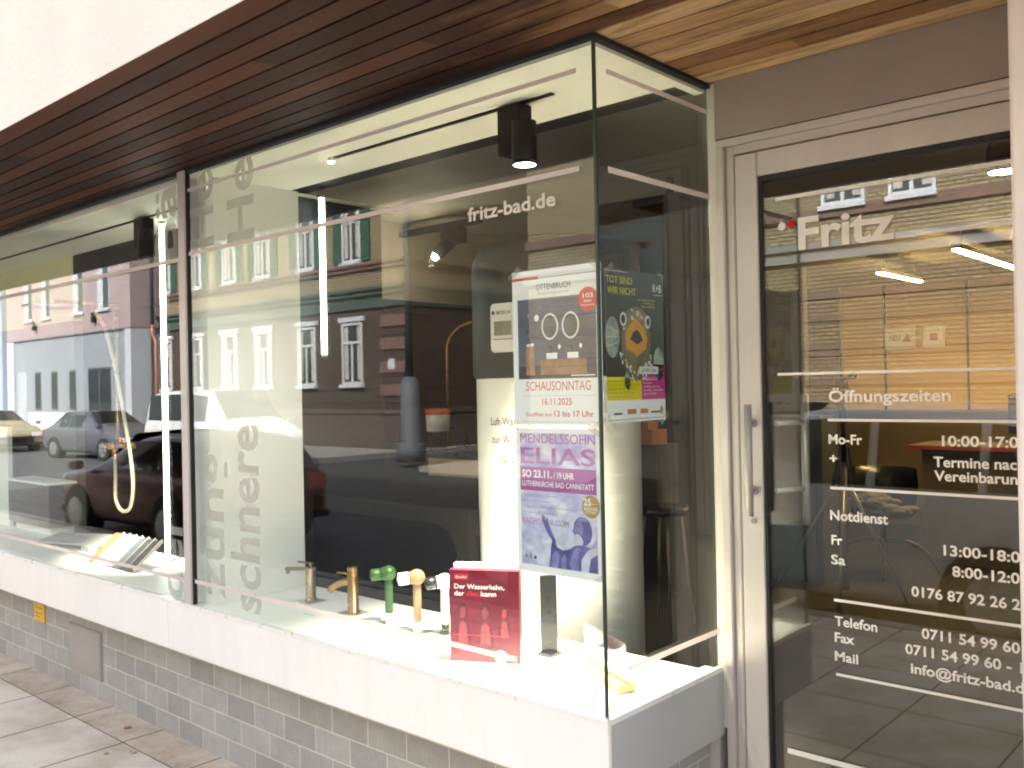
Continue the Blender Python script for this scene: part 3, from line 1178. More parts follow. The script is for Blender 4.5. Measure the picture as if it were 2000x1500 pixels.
def track_spot(x, y, ztop, label, energy, aim=(0, 0, -1), sc2=1.0, cone=125, deep=False):
    r = empty('track_spotlight', (x, y, ztop), label=label, cat='spotlight')
    s = sc2
    b = MB()
    b.box((x - .055 * s, y - .033 * s, ztop - .160 * s), (x + .045 * s, y + .033 * s, ztop))
    b.build('driver_box', MBLACK, r, bev=.004)
    hx = x + .052 * s
    hy = y - .018 * s
    b = MB()
    if deep:   # lens set back inside the barrel
        b.lathe([(0, -.065), (.041, -.065), (.041, -.215), (.037, -.215), (.037, -.115), (0, -.115)], (hx, hy, ztop), 32)
    else:
        b.tube([(hx, hy, ztop - .065 * s), (hx, hy, ztop - .195 * s)], .041 * s, 32)
    b.build('lamp_head', MBLACK, r, bev=0 if deep else .002)
    b = MB()
    if deep:
        b.tube([(hx, hy, ztop - .1155), (hx, hy, ztop - .125)], .0365, 32)
    else:
        b.tube([(hx, hy, ztop - .1955 * s), (hx, hy, ztop - .205 * s)], .036 * s, 32)
        b.lathe([(.036 * s, -.1955 * s), (.041 * s, -.1955 * s), (.041 * s, -.207 * s), (.0365 * s, -.207 * s)], (hx, hy, ztop), 32, 1)
    b.build('lens', [emis('spot lens', (1, .93, .80), 14), MBLACK], r)
    ld = bpy.data.lights.new('spot beam', 'SPOT')
    ld.energy = energy
    ld.color = SPOTC
    ld.spot_size = R(cone)
    ld.spot_blend = 1
    ld.shadow_soft_size = .035
    lo = bpy.data.objects.new('lamp_beam', ld)
    col.objects.link(lo)
    lo.location = (hx, hy, ztop - .212 * s)
    lo.rotation_euler = Vector(aim).to_track_quat('-Z', 'Y').to_euler()
    lo.parent = r
    lo.matrix_parent_inverse = world(r).inverted()
    return r


track_spot(-.523, .270, ZT - .0295, 'black box track spotlight with a lit round lens in the corner window', 200, (-.10, .06, -1), cone=64)
track_spot(-3.19, .317, ZT - .0295, 'black track spotlight near the mullion in the left window', 190, (-.20, .22, -1), cone=48, deep=True)

# small lit downlight at the left end of the short track
r = empty('small_downlight', (-1.50, .262, ZT - .0245), label='tiny lit downlight at the left end of the short black track', cat='downlight')
b = MB()
b.tube([(-1.505, .262, ZT - .0245), (-1.505, .262, ZT - .038)], .014, 16)
b.build('ring', ALU, r)
b = MB()
b.tube([(-1.505, .262, ZT - .0385), (-1.505, .262, ZT - .043)], .011, 16)
b.build('lens', emis('downlight lens', (1, .97, .80), 10), r)
ld = bpy.data.lights.new('downlight beam', 'SPOT')
ld.energy = 5
ld.color = (1, .97, .90)
ld.spot_size = R(74)
ld.spot_blend = 1
ld.shadow_soft_size = .02
lo = bpy.data.objects.new('lamp_beam', ld)
col.objects.link(lo)
lo.location = (-1.505, .262, ZT - .046)
lo.rotation_euler = Vector((-.30, .0, -1)).to_track_quat('-Z', 'Y').to_euler()
lo.parent = r
lo.matrix_parent_inverse = world(r).inverted()


# ---- vertical light tubes
LEDM = emis('led tube', (.94, 1, .84), 2.2)


def light_tube(x, y, z0, z1, label):
    r = empty('light_tube', (x, y, z0), label=label, cat='light tube')
    b = MB()
    b.tube([(x, y, z0 + .012), (x, y, z1 - .012)], .0135, 16)
    b.build('tube', LEDM, r)
    b = MB()
    b.tube([(x, y, z0), (x, y, z0 + .0115)], .0145, 16)
    b.tube([(x, y, z1 - .0115), (x, y, z1)], .0145, 16)
    b.build_each('end_cap', ALU, r)


light_tube(-2.11, .66, 1.762, ZT - .026, 'greenish white light tube hanging behind the white partition in the corner window')
light_tube(-3.24, .44, PLAT + .005, ZT - .026, 'tall greenish white light tube standing in the left window beside the mullion')


# ---- taps along the platform
def bend_pts(p0, p1, p2, n=10):
    p0, p1, p2 = map(Vector, (p0, p1, p2))
    return [p0 * (1 - t) ** 2 + p1 * 2 * t * (1 - t) + p2 * t * t for t in [i / n for i in range(n + 1)]]


CLEAR = glass_mat('clear acrylic', (.93, .94, .93), .05)
# directions: spouts point to the street and left
SPD = Vector((-.80, -.60, 0)).normalized()


def base_plate(x, y, parent, s=.05):
    b = MB()
    b.box((x - s, y - s, PLAT + .0005), (x + s, y + s, PLAT + .004))
    b.build('base_plate', CLEAR, parent)


x, y = -1.84, .362
t = empty('basin_tap', (x, y, PLAT), label='bronze nickel tap with a flat straight spout, leftmost on the white ledge', cat='tap', group='taps displayed on the ledge')
b = MB()
b.lathe([(0, 0), (.026, 0), (.026, .006), (.0215, .008), (.0215, .135), (.019, .142), (0, .142)], (x, y, PLAT + .004), 32)
b.build('body', NICKEL, t)
b = MB()
c0 = Vector((x, y, PLAT + .138))
b.obox(c0 + SPD * .042 + Z * .004, SPD * .068, Vector((-SPD.y, SPD.x, 0)) * .013, Vector((0, 0, .0065)) - SPD * .0)
b.build('spout', NICKEL, t, bev=.003)
b = MB()
b.tube([c0 + SPD * .10 - Z * .003, c0 + SPD * .10 - Z * .016], .009, 16)
b.build('aerator', NICKEL, t)
b = MB()
b.obox(c0 + Vector((.0, .0, .030)) + SPD * .02, SPD * .036 + Z * .004, Vector((-SPD.y, SPD.x, 0)) * .007, Z * .003)
b.tube([c0 + Z * .008, c0 + Z * .030], .007, 12)
b.build('lever', NICKEL, t, bev=.001)
base_plate(x, y, t)

x, y = -1.521, .341
t = empty('basin_tap', (x, y, PLAT), label='brushed brass mixer tap with a curved spout and thin side lever', cat='tap', group='taps displayed on the ledge')
b = MB()
b.lathe([(0, 0), (.027, 0), (.027, .005), (.0225, .007), (.0225, .148), (0, .148)], (x, y, PLAT + .004), 36)
b.build('body', BRASS, t)
b = MB()
b.lathe([(.0225, .1495), (.0225, .182), (.021, .185), (0, .185)], (x, y, PLAT + .004), 36)
b.tube([Vector((x, y, PLAT + .160)), Vector((x, y, PLAT + .160)) + SPD * .066 + Z * .006], .0042, 12)
b.build('lever', BRASS, t)
b = MB()
c0 = Vector((x, y, PLAT + .128))
b.tube(bend_pts(c0, c0 + SPD * .06 + Z * .006, c0 + SPD * .098 - Z * .036, 14), .0135, 18)
b.build('spout', BRASS, t)
base_plate(x, y, t)


def pillar_tap(x, y, h, stemc, headc, knobc, label, basec, r=.015):
    t = empty('kitchen_tap_handle', (x, y, PLAT), label=label, cat='tap', group='taps displayed on the ledge')
    b = MB()
    b.lathe([(0, 0), (.016, 0), (.0155, .038), (0, .038)], (x, y, PLAT + .004), 28)
    b.build('foot', basec, t)
    b = MB()
    pr = [(r * .95, .0385)]
    n = 26
    for i in range(n):   # ribbed hose sleeve
        z0 = .04 + (h - .045 - .04) * i / n
        dz = (h - .085) / n
        pr += [(r * .93, z0), (r * 1.05, z0 + dz * .35), (r * 1.05, z0 + dz * .7)]
    pr += [(r * .9, h - .04)]
    b.lathe(pr, (x, y, PLAT + .004), 24)
    b.build('stem', stemc, t)
    b = MB()
    c = Vector((x, y, PLAT + h - .018))
    d = Vector((-.55, -.78, -.06)).normalized()
    b.sphere(c, .031, 0, (1, 1, .95), 24)
    b.tube([c, c + d * .03], .024, 24)
    b.build('head', headc, t)
    b = MB()
    b.tube([c + d * .0305, c + d * .034, c + d * .066, c + d * .070], [.020, .0235, .0235, .021], 28)
    b.tube([c + d * .0702, c + d * .074], [.012, .010], 20)
    b.build('knob', knobc, t)
    base_plate(x, y, t, .045)


GREENM = mat('green rubber', (.020, .085, .015), .4, 0, .15, 30)
SAND = mat('sand rubber', (.24, .165, .085), .5, 0, .1, 30)
IVORY = mat('ivory rubber', (.78, .74, .62), .45, 0, .05, 30)
WHITEP = mat('white plastic', (.82, .81, .78), .35, 0, .02)
BLACKP = mat('black plastic', (.012, .012, .014), .25, 0, 0)
pillar_tap(-1.274, .322, .215, GREENM, GREENM, GREENM, 'green ribbed hose tap with a green round knob', WHITEP)
pillar_tap(-1.09, .303, .225, SAND, SAND, WHITEP, 'sand coloured ribbed tap with a white knob', WHITEP)
pillar_tap(-.985, .345, .215, IVORY, IVORY, BLACKP, 'ivory ribbed tap with a black knob beside the red brochure', BLACKP)
# price cards
PALEG = ink('mint', (.42, .72, .60))
for i, (x, y, wd, lb) in enumerate(((-1.66, .225, .05, 'small mint green label card lying in front of the brass mixer tap'), (-1.30, .205, .05, 'small mint green label card lying in front of the green tap'), (-1.10, .175, .06, 'small mint green label card lying in front of the sand tap'), (-.90, .165, .055, 'small mint green label card lying beside the foot of the red brochure'))):
    b = MB()
    b.box((x - wd, y - .022, PLAT + .0006), (x + wd * .9, y + .02, PLAT + .0018), 0)
    b.box((x - wd * .5, y - .018, PLAT + .0019), (x + wd * .85, y - .006, PLAT + .0024), 1)
    tag(b.build('label_card', [PRINT_W, PALEG]), lb, 'label card', 'label cards on the ledge')

# ---- red brochure box
bx0, bx1 = Vector((-.735, .128, PLAT)), Vector((-.522, .240, PLAT))
ub = (bx1 - bx0).normalized()
nb = Vector((ub.y, -ub.x, 0))
bw, bh = (bx1 - bx0).length, .305
t = empty('brochure_box', bx0, label='red brochure box with white headline standing at the front of the ledge', cat='brochure box')


def BP(x, z, l=0):
    return bx0 + ub * x + Z * z + nb * l


mtr, ntr, bsr = newmat('printed crimson')
vr = texco(ntr)
ntr.links.new(ramp(ntr, noise(ntr, vr, 6, 5), [(.3, (.10, .008, .022)), (.7, (.21, .016, .038))]), bsr.inputs['Base Color'])
bsr.inputs['Roughness'].default_value = .3
b = MB()
b.prism([BP(0, .001), BP(bw, .001), BP(bw, bh), BP(0, bh)], -nb * .030)
b.build('cover', mtr, t)
b = MB()
b.prism([BP(.006, .03, -.031), BP(bw - .006, .03, -.031), BP(bw - .006, bh + .014, -.031), BP(.006, bh + .014, -.031)], -nb * .034)
b.build('page_block', PRINT_W, t)
q = MB()


def bt(s, x, z, cap, width, mi, bold=.01, l=.0012, al='L'):
    text_into(q.bm, s, BP(x, z, l), ub, Z, cap, width=width, bold=bold, mi=mi, align=al)


def brect(x0, z0, x1, z1, l, mi):
    q.poly([BP(x0, z0, l), BP(x1, z0, l), BP(x1, z1, l), BP(x0, z1, l)], mi)


brect(.018, .272, .066, .292, .0006, 1)
bt('Quooker', .022, .278, .008, .040, 0)
bt('Der Wasserhahn,', .018, .243, .016, .172, 0, .014)
bt('der', .018, .220, .016, .034, 0, .014)
bt('alles', .058, .220, .016, .044, 1, .014)
bt('kann', .110, .220, .016, .052, 0, .014)
q.build('lettering', [PRINT_W, ink('bright red', (.48, .02, .03))], t, recalc=False)
q = MB()


def bfig(cx, s):
    """printed half figure of a woman with long hair"""
    pts = [(-.026, -.10), (-.022, -.045), (-.016, -.02), (-.018, .0), (-.016, .018), (-.006, .03), (.008, .03), (.017, .016), (.019, -.004), (.016, -.022), (.024, -.05), (.028, -.10)]
    q.poly([BP(cx + x * s, .165 + y * s, .0004) for x, y in pts], 0)
    q.poly([BP(cx + x * s, .165 + y * s, .0008) for x, y in [(-.008, -.02), (-.01, .006), (-.002, .018), (.008, .016), (.011, .0), (.006, -.018)]], 1)
    q.poly([BP(cx + x * s, .165 + y * s, .0008) for x, y in [(-.016, -.10), (-.012, -.04), (.0, -.03), (.012, -.04), (.018, -.10)]], 1)


bfig(.045, 1.0)
bfig(.122, 1.05)
bfig(.188, .8)
q.poly([BP(.004, .088, .0010), BP(.206, .088, .0010), BP(.206, .0905, .0010), BP(.004, .0905, .0010)], 2)
q.poly([BP(.038, .045, .0004), BP(.082, .045, .0004), BP(.076, .058, .0004), BP(.044, .056, .0004)], 0)
q.poly([BP(.108, .036, .0004), BP(.15, .036, .0004), BP(.145, .085, .0004), BP(.112, .085, .0004)], 0)
for rr_, mi, l in ((.021, 3, .0006), (.0185, 2, .0009), (.015, 3, .0012), (.012, 2, .0015)):
    q.poly([BP(.174 + rr_ * math.cos(a * .2618), .022 + rr_ * math.sin(a * .2618), l) for a in range(24)], mi)
q.build('printed_picture', [ink('maroon', (.09, .008, .022), .2), ink('rose', (.27, .035, .055), .2), ink('strawberry', (.40, .06, .08)), PRINT_W], t, recalc=False)
# beige board and dark panel behind
b = MB()
b.prism([(-.83, .40, PLAT + .002), (-.60, .47, PLAT + .002), (-.60, .47, PLAT + .335), (-.83, .40, PLAT + .335)], (-.004, .016, 0))
tag(b.build('display_board', mat('beige board', (.62, .58, .47), .5, 0, .04)), 'beige board leaning behind the red brochure box', 'board')
b = MB()
b.prism([(-.535, .36, PLAT + .002), (-.495, .40, PLAT + .002), (-.495, .40, PLAT + .270), (-.535, .36, PLAT + .270)], (-.012, .012, 0))
b.box((-.545, .35, PLAT + .001), (-.485, .41, PLAT + .012))
tag(b.build('display_holder', BLACKP, bev=.001), 'narrow black holder beside the red brochure box', 'holder')

# ---- acrylic brand sign on a wooden foot
sx0, sx1 = Vector((-.345, .345, PLAT)), Vector((-.088, .222, PLAT))
us = (sx1 - sx0).normalized()
ns = Vector((us.y, -us.x, 0))
t = empty('desk_sign', sx0, label='small clear acrylic sign with outlined lettering on a light wooden foot', cat='sign')
b = MB()
b.prism([sx0 + ns * .03, sx1 + ns * .03, sx1 - ns * .03, sx0 - ns * .03], Z * .026)
b.build('foot', mat('beech wood', (.55, .36, .17), .45, 0, .12, 25), t, bev=.002)
sl = (sx1 - sx0).length
b = MB()
b.prism([sx0 + us * .01 + Z * .027, sx1 - us * .01 + Z * .027, sx1 - us * .01 + Z * .145, sx0 + us * .01 + Z * .145], -ns * .005)
b.build('panel', CLEAR, t)
lettering('lettering', 'Quooker', sx0 + us * .018 + Z * .065 + ns * .001, us, Z, .045, ink('sign red orange', (.62, .16, .08)), t, width=sl - .05, bold=-.012)

# ================================================================== LEFT WINDOW
# tile samples standing in a row
cols = [('orange', (.62, .16, .06)), ('pale blue', (.26, .40, .52)), ('white', (.55, .55, .53)), ('light grey', (.22, .25, .25)), ('dark blue grey', (.07, .085, .10)), ('charcoal', (.035, .04, .048)), ('black', (.018, .018, .02))]
for i, (nme, c) in enumerate(cols):
    x0 = -3.60 + i * .072
    r = empty('colour_sample', (x0, .20, PLAT), label=f'{nme} glossy colour sample in the row on the left window ledge', cat='sample', group='colour samples in the left window')
    b = MB()
    b.prism([(x0, .17, PLAT + .002), (x0 + .070, .185, PLAT + .002), (x0 + .040, .36, PLAT + .130), (x0 - .03, .345, PLAT + .130)], (-.004, -.006, .008))
    b.build('panel', mat('sample ' + nme, c, .18, 0, .05), r, bev=.001)
    b = MB()
    b.prism([(x0 + .0712, .183, PLAT + .004), (x0 + .0752, .184, PLAT + .004), (x0 + .0452, .360, PLAT + .134), (x0 + .0412, .359, PLAT + .134)], (-.002, -.008, .014))
    b.build('edge_strip', STEEL, r)
b = MB()
b.prism([(-4.45, .23, PLAT + .03), (-3.55, .42, PLAT + .05), (-3.75, .52, PLAT + .09), (-4.55, .40, PLAT + .05)], (0, 0, -.012))
b.prism([(-4.0, .30, PLAT + .002), (-3.9, .30, PLAT + .002), (-3.9, .40, PLAT + .002), (-4.0, .40, PLAT + .002)], (0, 0, .035))
tag(b.build('sample_tray', mat('tray grey', (.42, .42, .43), .35, 0, .05)), 'flat grey tray lying on the ledge behind the colour samples', 'tray')
# white board at the far left
b = MB()
b.box((-7.4, .44, PLAT + .001), (-5.50, .47, PLAT + .70))
tag(b.build('display_board', WHITE_IN, bev=.002), 'white board at the far left of the left window', 'board')
# vanity cabinet
t = empty('vanity_cabinet', (-4.9, .5, PLAT), label='grey-brown wooden vanity cabinet standing in the left window', cat='cabinet')
b = MB()
b.box((-5.45, .42, PLAT + .05), (-4.76, .598, PLAT + .33))
mtw, ntw, bsw = newmat('grey oak')
vw = texco(ntw, (1.5, 8, 22))
ntw.links.new(ramp(ntw, noise(ntw, vw, 4, 7, .6), [(.3, (.085, .068, .060)), (.7, (.16, .13, .115))]), bsw.inputs['Base Color'])
b.build('body', mtw, t, bev=.003)
b = MB()
b.box((-5.46, .41, PLAT + .331), (-4.75, .598, PLAT + .346))
b.build('top', WHITE_IN, t)
b = MB()
b.box((-5.40, .45, PLAT + .001), (-4.81, .598, PLAT + .049))
b.build('foot', WHITE_IN, t)
# shower set
x, y = -3.93, .50
t = empty('shower_set', (x, y, 1.2), label='slim brass shower set with round rain head and looping pale hose', cat='shower')
b = MB()
b.tube([(x, y, 1.30), (x, y, 2.13)], .011, 12)
b.tube([(x, y, 2.13), (x - .02, y - .34, 2.145)], .010, 12)
b.build('riser_pipe', BRASS, t)
b = MB()
b.lathe([(0, .012), (.02, .012), (.15, .002), (.15, -.008), (0, -.008)], (x - .03, y - .36, 2.115), 40)
b.build('rain_head', STEEL, t)
b = MB()
b.tube([(x - .22, y - .005, 1.30), (x + .20, y - .005, 1.30)], .017, 16)
b.tube([(x, y - .06, 1.30), (x, y, 1.30)], .022, 16)
b.tube([(x - .0, y - .02, 1.23), (x + .0, y - .02, 1.30)], .018, 14)
b.build('mixer_bar', BRASS, t)
hp = [(x + .0, y - .02, 1.23), (x + .0, y - .02, 1.10), (x + .02, y - .03, .98), (x + .10, y - .03, .92), (x + .20, y - .03, .95), (x + .24, y - .03, 1.08), (x + .20, y - .03, 1.30), (x + .08, y - .04, 1.72), (x - .04, y - .05, 2.01)]
sm = []
for i in range(len(hp) - 1):
    p0, p1, p2, p3 = [Vector(hp[max(0, min(len(hp) - 1, j))]) for j in (i - 1, i, i + 1, i + 2)]
    for kk in range(8):
        u = kk / 8
        sm.append(.5 * ((2 * p1) + (p2 - p0) * u + (2 * p0 - 5 * p1 + 4 * p2 - p3) * u * u + (3 * p1 - p0 - 3 * p2 + p3) * u ** 3))
b = MB()
b.tube(sm, .0105, 10)
b.build('hose', mat('hose cream', (.55, .50, .38), .3, .4, .05), t)
b = MB()
b.tube([(x - .04, y - .05, 2.01), (x - .06, y - .10, 2.10)], [.012, .016], 14)
b.build('hand_shower', BRASS, t)

# ---- gas marker on the base wall
t = empty('marker_plate', (-4.14, .117, .35), label='small yellow marker plate on the grey tiled wall under the left window', cat='marker plate')
b = MB()
b.box((-4.212, .1125, .296), (-4.065, .1215, .404))
b.build('plate', mat('yellow plate', (.70, .40, .02), .4, 0, .08, 20), t, bev=.002)
b = MB()
text_into(b.bm, 'G', (-4.185, .112, .375), X, Z, .018, width=.02)
b.box((-4.155, .1115, .376), (-4.09, .112, .380))
b.box((-4.19, .1115, .345), (-4.10, .112, .348))
b.box((-4.19, .1115, .325), (-4.13, .112, .328))
b.build('lettering', INKK, t, recalc=False)

# ---- leaves and litter on the pavement
LEAF = mat('dry leaf', (.38, .17, .06), .7, 0, .3, 40)
for i, (x, y, rz, s_, lb) in enumerate(((-2.86, .02, .4, .022, 'dry orange leaf lying by the foot of the tiled wall'), (-2.55, -.10, 1.2, .022, 'pale curled leaf lying on the stained stone edge of the pavement'), (.62, .10, .8, .035, 'orange leaf lying in front of the glass door'), (.88, -.25, 2.2, .04, 'brown leaf lying on the paving near the pillar'))):
    b = MB()
    pts = [(0, -1), (.35, -.5), (.75, -.55), (.6, -.05), (.9, .3), (.45, .4), (.3, .9), (0, 1.2), (-.3, .85), (-.5, .4), (-.9, .35), (-.6, -.1), (-.75, -.5), (-.35, -.45)]
    c, s2 = math.cos(rz), math.sin(rz)
    vs = [b.bm.verts.new((x + s_ * (c * px - s2 * py), y + s_ * (s2 * px + c * py), .006 + .25 * s_ * (abs(px) ** 1.5))) for px, py in pts]
    cv = b.bm.verts.new((x, y, .005))
    for k in range(len(vs)):
        b.bm.faces.new((cv, vs[k], vs[(k + 1) % len(vs)]))
    tag(b.build('leaf', LEAF if i % 2 == 0 else mat('pale leaf', (.55, .38, .25), .7, 0, .2, 40)), lb, 'leaf', 'fallen leaves on the pavement')

# ================================================================== SHOWROOM
# heat pump water heater
hxc, hyc, hr = -.93, .965, .338
t = empty('water_heater', (hxc, hyc, 0), label='tall white cylindrical water heater with a rounded black top behind the corner window', cat='water heater')
b = MB()
b.lathe([(0, .02), (hr - .02, .02), (hr, .05), (hr, 1.66)], (hxc, hyc, 0), 72)
b.build('tank', mat('tank white', (.74, .74, .69), .42, 0, .02), t)
b = MB()
b.lathe([(hr + .004, 1.635), (hr + .012, 1.650), (hr + .014, 1.70), (hr + .012, 2.06), (hr + .002, 2.125), (hr - .025, 2.17), (hr - .075, 2.192), (hr - .16, 2.20), (0, 2.203)], (hxc, hyc, 0), 72)
b.build('top_cover', mat('cover anthracite', (.024, .024, .024), .55, 0, .08, 5), t)


def cyl(ang0, rad):
    """map sheet coordinates onto the drum: x along the arc, y up"""
    return lambda x, y: Vector((hxc + rad * math.cos(ang0 + x / rad), hyc + rad * math.sin(ang0 + x / rad), y))


# direction from the tank to the street corner where it faces
fa = math.atan2(-2.0167 - hyc, 1.4907 - hxc)
b = MB()
mp_ = cyl(fa - R(46), hr + .020)
nn = 14
w2, z0_, z1_ = .130, 1.735, 1.925
outl = []
for cx, cz, a0 in ((w2 - .02, z1_ - .02, 0), (.02, z1_ - .02, 90), (.02, z0_ + .02, 180), (w2 - .02, z0_ + .02, 270)):
    for k in range(5):
        a = R(a0 + 90 * k / 4)
        outl.append((cx + .02 * math.cos(a), cz + .02 * math.sin(a)))
vo = [b.bm.verts.new(mp_(x, z)) for x, z in outl]
b.bm.faces.new(vo)
mq = cyl(fa - R(46), hr + .008)
vi = [b.bm.verts.new(mq(x, z)) for x, z in outl]
for k in range(len(vo)):
    b.bm.faces.new((vo[k], vo[(k + 1) % len(vo)], vi[(k + 1) % len(vo)], vi[k]))
cp = b.build('control_panel', mat('panel light grey', (.60, .585, .55), .4, 0, .02), t)
mr = cyl(fa - R(46), hr + .0225)
b = MB()
b.poly([mr(.022, 1.80), mr(.065, 1.80), mr(.108, 1.80), mr(.108, 1.855), mr(.065, 1.855), mr(.022, 1.855)])
b.build('screen', mat('display screen', (.17, .16, .12), .15), cp, recalc=False)
b = MB()
text_into(b.bm, 'BOSCH', (0, 0, 0), X, Z, .014, width=.066, bold=.015, bend=lambda x, y: mr(x + .038, y + 1.882))
b.poly([mr(.018 + .008 * math.cos(a * .4), 1.889 + .008 * math.sin(a * .4)) for a in range(16)])
b.poly([mr(x, z) for x, z in ((.018, 1.784), (.112, 1.784), (.112, 1.787), (.018, 1.787))])
b.build('lettering', INKK, cp, recalc=False)
b = MB()
mt2 = cyl(fa - R(55), hr + .0015)
for s, x0_, z_, wd in (('Luft-Wärmepumpe', .02, 1.452, .285), ('zur Warmwasser-', .025, 1.382, .285), ('bereitung', .072, 1.300, .165)):
    text_into(b.bm, s, (0, 0, 0), X, Z, .030, width=wd, bold=.004, bend=lambda x, y, a=x0_, c=z_: mt2(x + a, y + c))
b.build('lettering', ink('tank grey', (.09, .085, .08)), t, recalc=False)


# ceiling line lamps
def line_lamp(x, y0, y1, z, label, s):
    r = empty('line_lamp', (x, (y0 + y1) / 2, z), label=label, cat='ceiling lamp', group='warm line lamps in the showroom')
    b = MB()
    b.box((x - .03, y0, z + .012), (x + .03, y1, z + .05))
    b.build('housing', ALU, r)
    b = MB()
    b.box((x - .025, y0 + .01, z), (x + .025, y1 - .01, z + .0115))
    b.build('diffuser', emis('warm diffuser %d' % s, (1, .62, .22), s * 1.15), r)
    b = MB()
    for yy in (y0 + .15, y1 - .15):
        b.tube([(x, yy, z + .05), (x, yy, 2.72)], .003, 6)
    b.build_each('suspension_wire', STEEL, r)


line_lamp(-1.57, 6.35, 7.45, 2.55, 'dimmer warm line lamp seen further left through the door', 22)
line_lamp(-.62, 5.30, 7.05, 2.55, 'bright warm line lamp hanging near the right of the door glass', 34)
# round spot behind the door glass
r = empty('ceiling_spotlight', (.53, 1.95, 2.72), label='black conical ceiling spotlight with a lit lens behind the door glass', cat='spotlight')
b = MB()
b.lathe([(.0, .30), (.05, .30), (.05, .12), (.06, .09), (.066, .0), (.055, .0)], (.53, 1.95, 2.40), 32)
b.build('lamp_head', MBLACK, r)
b = MB()
b.lathe([(0, .004), (.054, .004), (.054, .0)], (.53, 1.95, 2.40), 32)
b.build('lens', emis('door spot lens', (1, .9, .72), 12), r)
# rail with a small spot deeper in the room
r = empty('track_spotlight', (-2.72, 2.3, 2.6), label='small track spotlight with a bright lens left of the water heater top', cat='spotlight')
b = MB()
b.box((-4.2, 2.10, 2.62), (-2.45, 2.135, 2.66))
b.build('rail', MBLACK, r)
b = MB()
b.box((-2.78, 2.08, 2.52), (-2.62, 2.16, 2.62))
b.tube([(-2.70, 2.12, 2.56), (-2.76, 2.02, 2.44)], [.05, .042], 18)
b.build('lamp_head', MBLACK, r)
b = MB()
b.sphere((-2.763, 2.015, 2.435), .022)
b.build('lens', emis('spot lens', (1, .93, .80), 14), r)
ld = bpy.data.lights.new('small spot glow', 'POINT')
ld.energy = 1.1
ld.color = (1, .84, .60)
ld.shadow_soft_size = .03
lo = bpy.data.objects.new('lamp_glow', ld)
col.objects.link(lo)
lo.location = (-2.78, 1.98, 2.40)
lo.parent = r
lo.matrix_parent_inverse = world(r).inverted()
b = MB()
b.box((-1.35, 2.15, 2.56), (-1.05, 2.42, 2.60))
b.tube([(-1.2, 2.3, 2.6), (-1.2, 2.3, 2.72)], .02, 12)
tag(b.build('ceiling_fitting', MBLACK, bev=.004), 'flat black ceiling fitting seen through the side pane', 'ceiling fitting')

# counter with taps, bin and shower arch, left behind the water heater
CT = 1.16
t = empty('showroom_counter', (-3.3, 2.6, 0), label='dark counter with a beige front strip left of the water heater', cat='counter')
b = MB()
b.box((-4.6, 2.45, 0), (-2.35, 3.0, CT - .03))
b.build('body', mat('counter dark', (.016, .014, .013), .6, 0, .08), t)
b = MB()
b.box((-4.62, 2.43, CT - .0295), (-2.33, 3.02, CT))
b.build('worktop', mat('worktop dark', (.02, .018, .016), .3), t)
b = MB()
b.box((-3.32, 2.438, CT - .17), (-2.4, 2.449, CT - .05))
b.build('front_strip', mat('counter beige', (.42, .30, .15), .5, 0, .08), t)
b = MB()
b.box((-3.32, 2.96, CT + .001), (-2.4, 2.99, CT + .20))
b.build('back_panel', mat('counter beige', (.42, .30, .15), .5, 0, .08), t)
for i, xx in enumerate((-3.20, -2.93)):
    t = empty('counter_tap', (xx, 2.7, CT), label='dark counter tap with its spout to the ' + ('left' if i == 0 else 'right'), cat='tap', group='taps on the showroom counter')
    b = MB()
    b.tube([(xx, 2.7, CT + .001), (xx, 2.7, CT + .20)], .014, 12)
    b.build('body', MBLACK, t)
    sg = -1 if i == 0 else 1
    b = MB()
    b.tube(bend_pts((xx, 2.69, CT + .14), (xx + sg * .10, 2.62, CT + .19), (xx + sg * .17, 2.58, CT + .10)), .009, 10)
    b.build('spout', MBLACK, t)
t = empty('waste_canister', (-3.22, 2.5, CT), label='white canister with an orange-red lid at the front of the dark counter', cat='canister')
b = MB()
b.lathe([(0, 0.001), (.06, 0.001), (.06, .135)], (-3.30, 2.52, CT), 24)
b.build('stand', MBLACK, t)
b = MB()
b.lathe([(0, .1355), (.080, .1355), (.087, .255)], (-3.30, 2.52, CT), 28)
b.build('canister', WHITEP, t)
b = MB()
b.lathe([(.089, .256), (.089, .295), (0, .30)], (-3.30, 2.52, CT), 28)
b.build('lid', mat('orange red lid', (.60, .10, .03), .4), t)
b = MB()
pa = []
for i in range(17):
    a = math.pi * (1 - i / 16)
    pa.append((-3.17 + .22 * math.cos(a), 2.80 + .09 * math.cos(a), 1.88 + .20 * math.sin(a)))
b.tube([(-3.39, 2.71, CT + .02)] + pa + [(-2.95, 2.89, CT + .02)], .011, 10)
b.lathe([(0, 0), (.07, 0), (.07, .02), (0, .02)], (-3.39, 2.71, CT + .001), 20)
tag(b.build('shower_arch', BRASS), 'thin brass arch standing on the dark counter', 'shower arch')
b = MB()
b.obox((-3.03, 2.86, 1.50), (.012, 0, .0), (0, .004, 0), (.03, 0, .17))
b.obox((-2.87, 2.87, 1.48), (.035, 0, 0), (0, .004, 0), (.04, 0, .12))
tag(b.build('wood_samples', mat('oak sample', (.40, .22, .08), .5)), 'two narrow oak boards leaning behind the brass arch', 'wood samples')

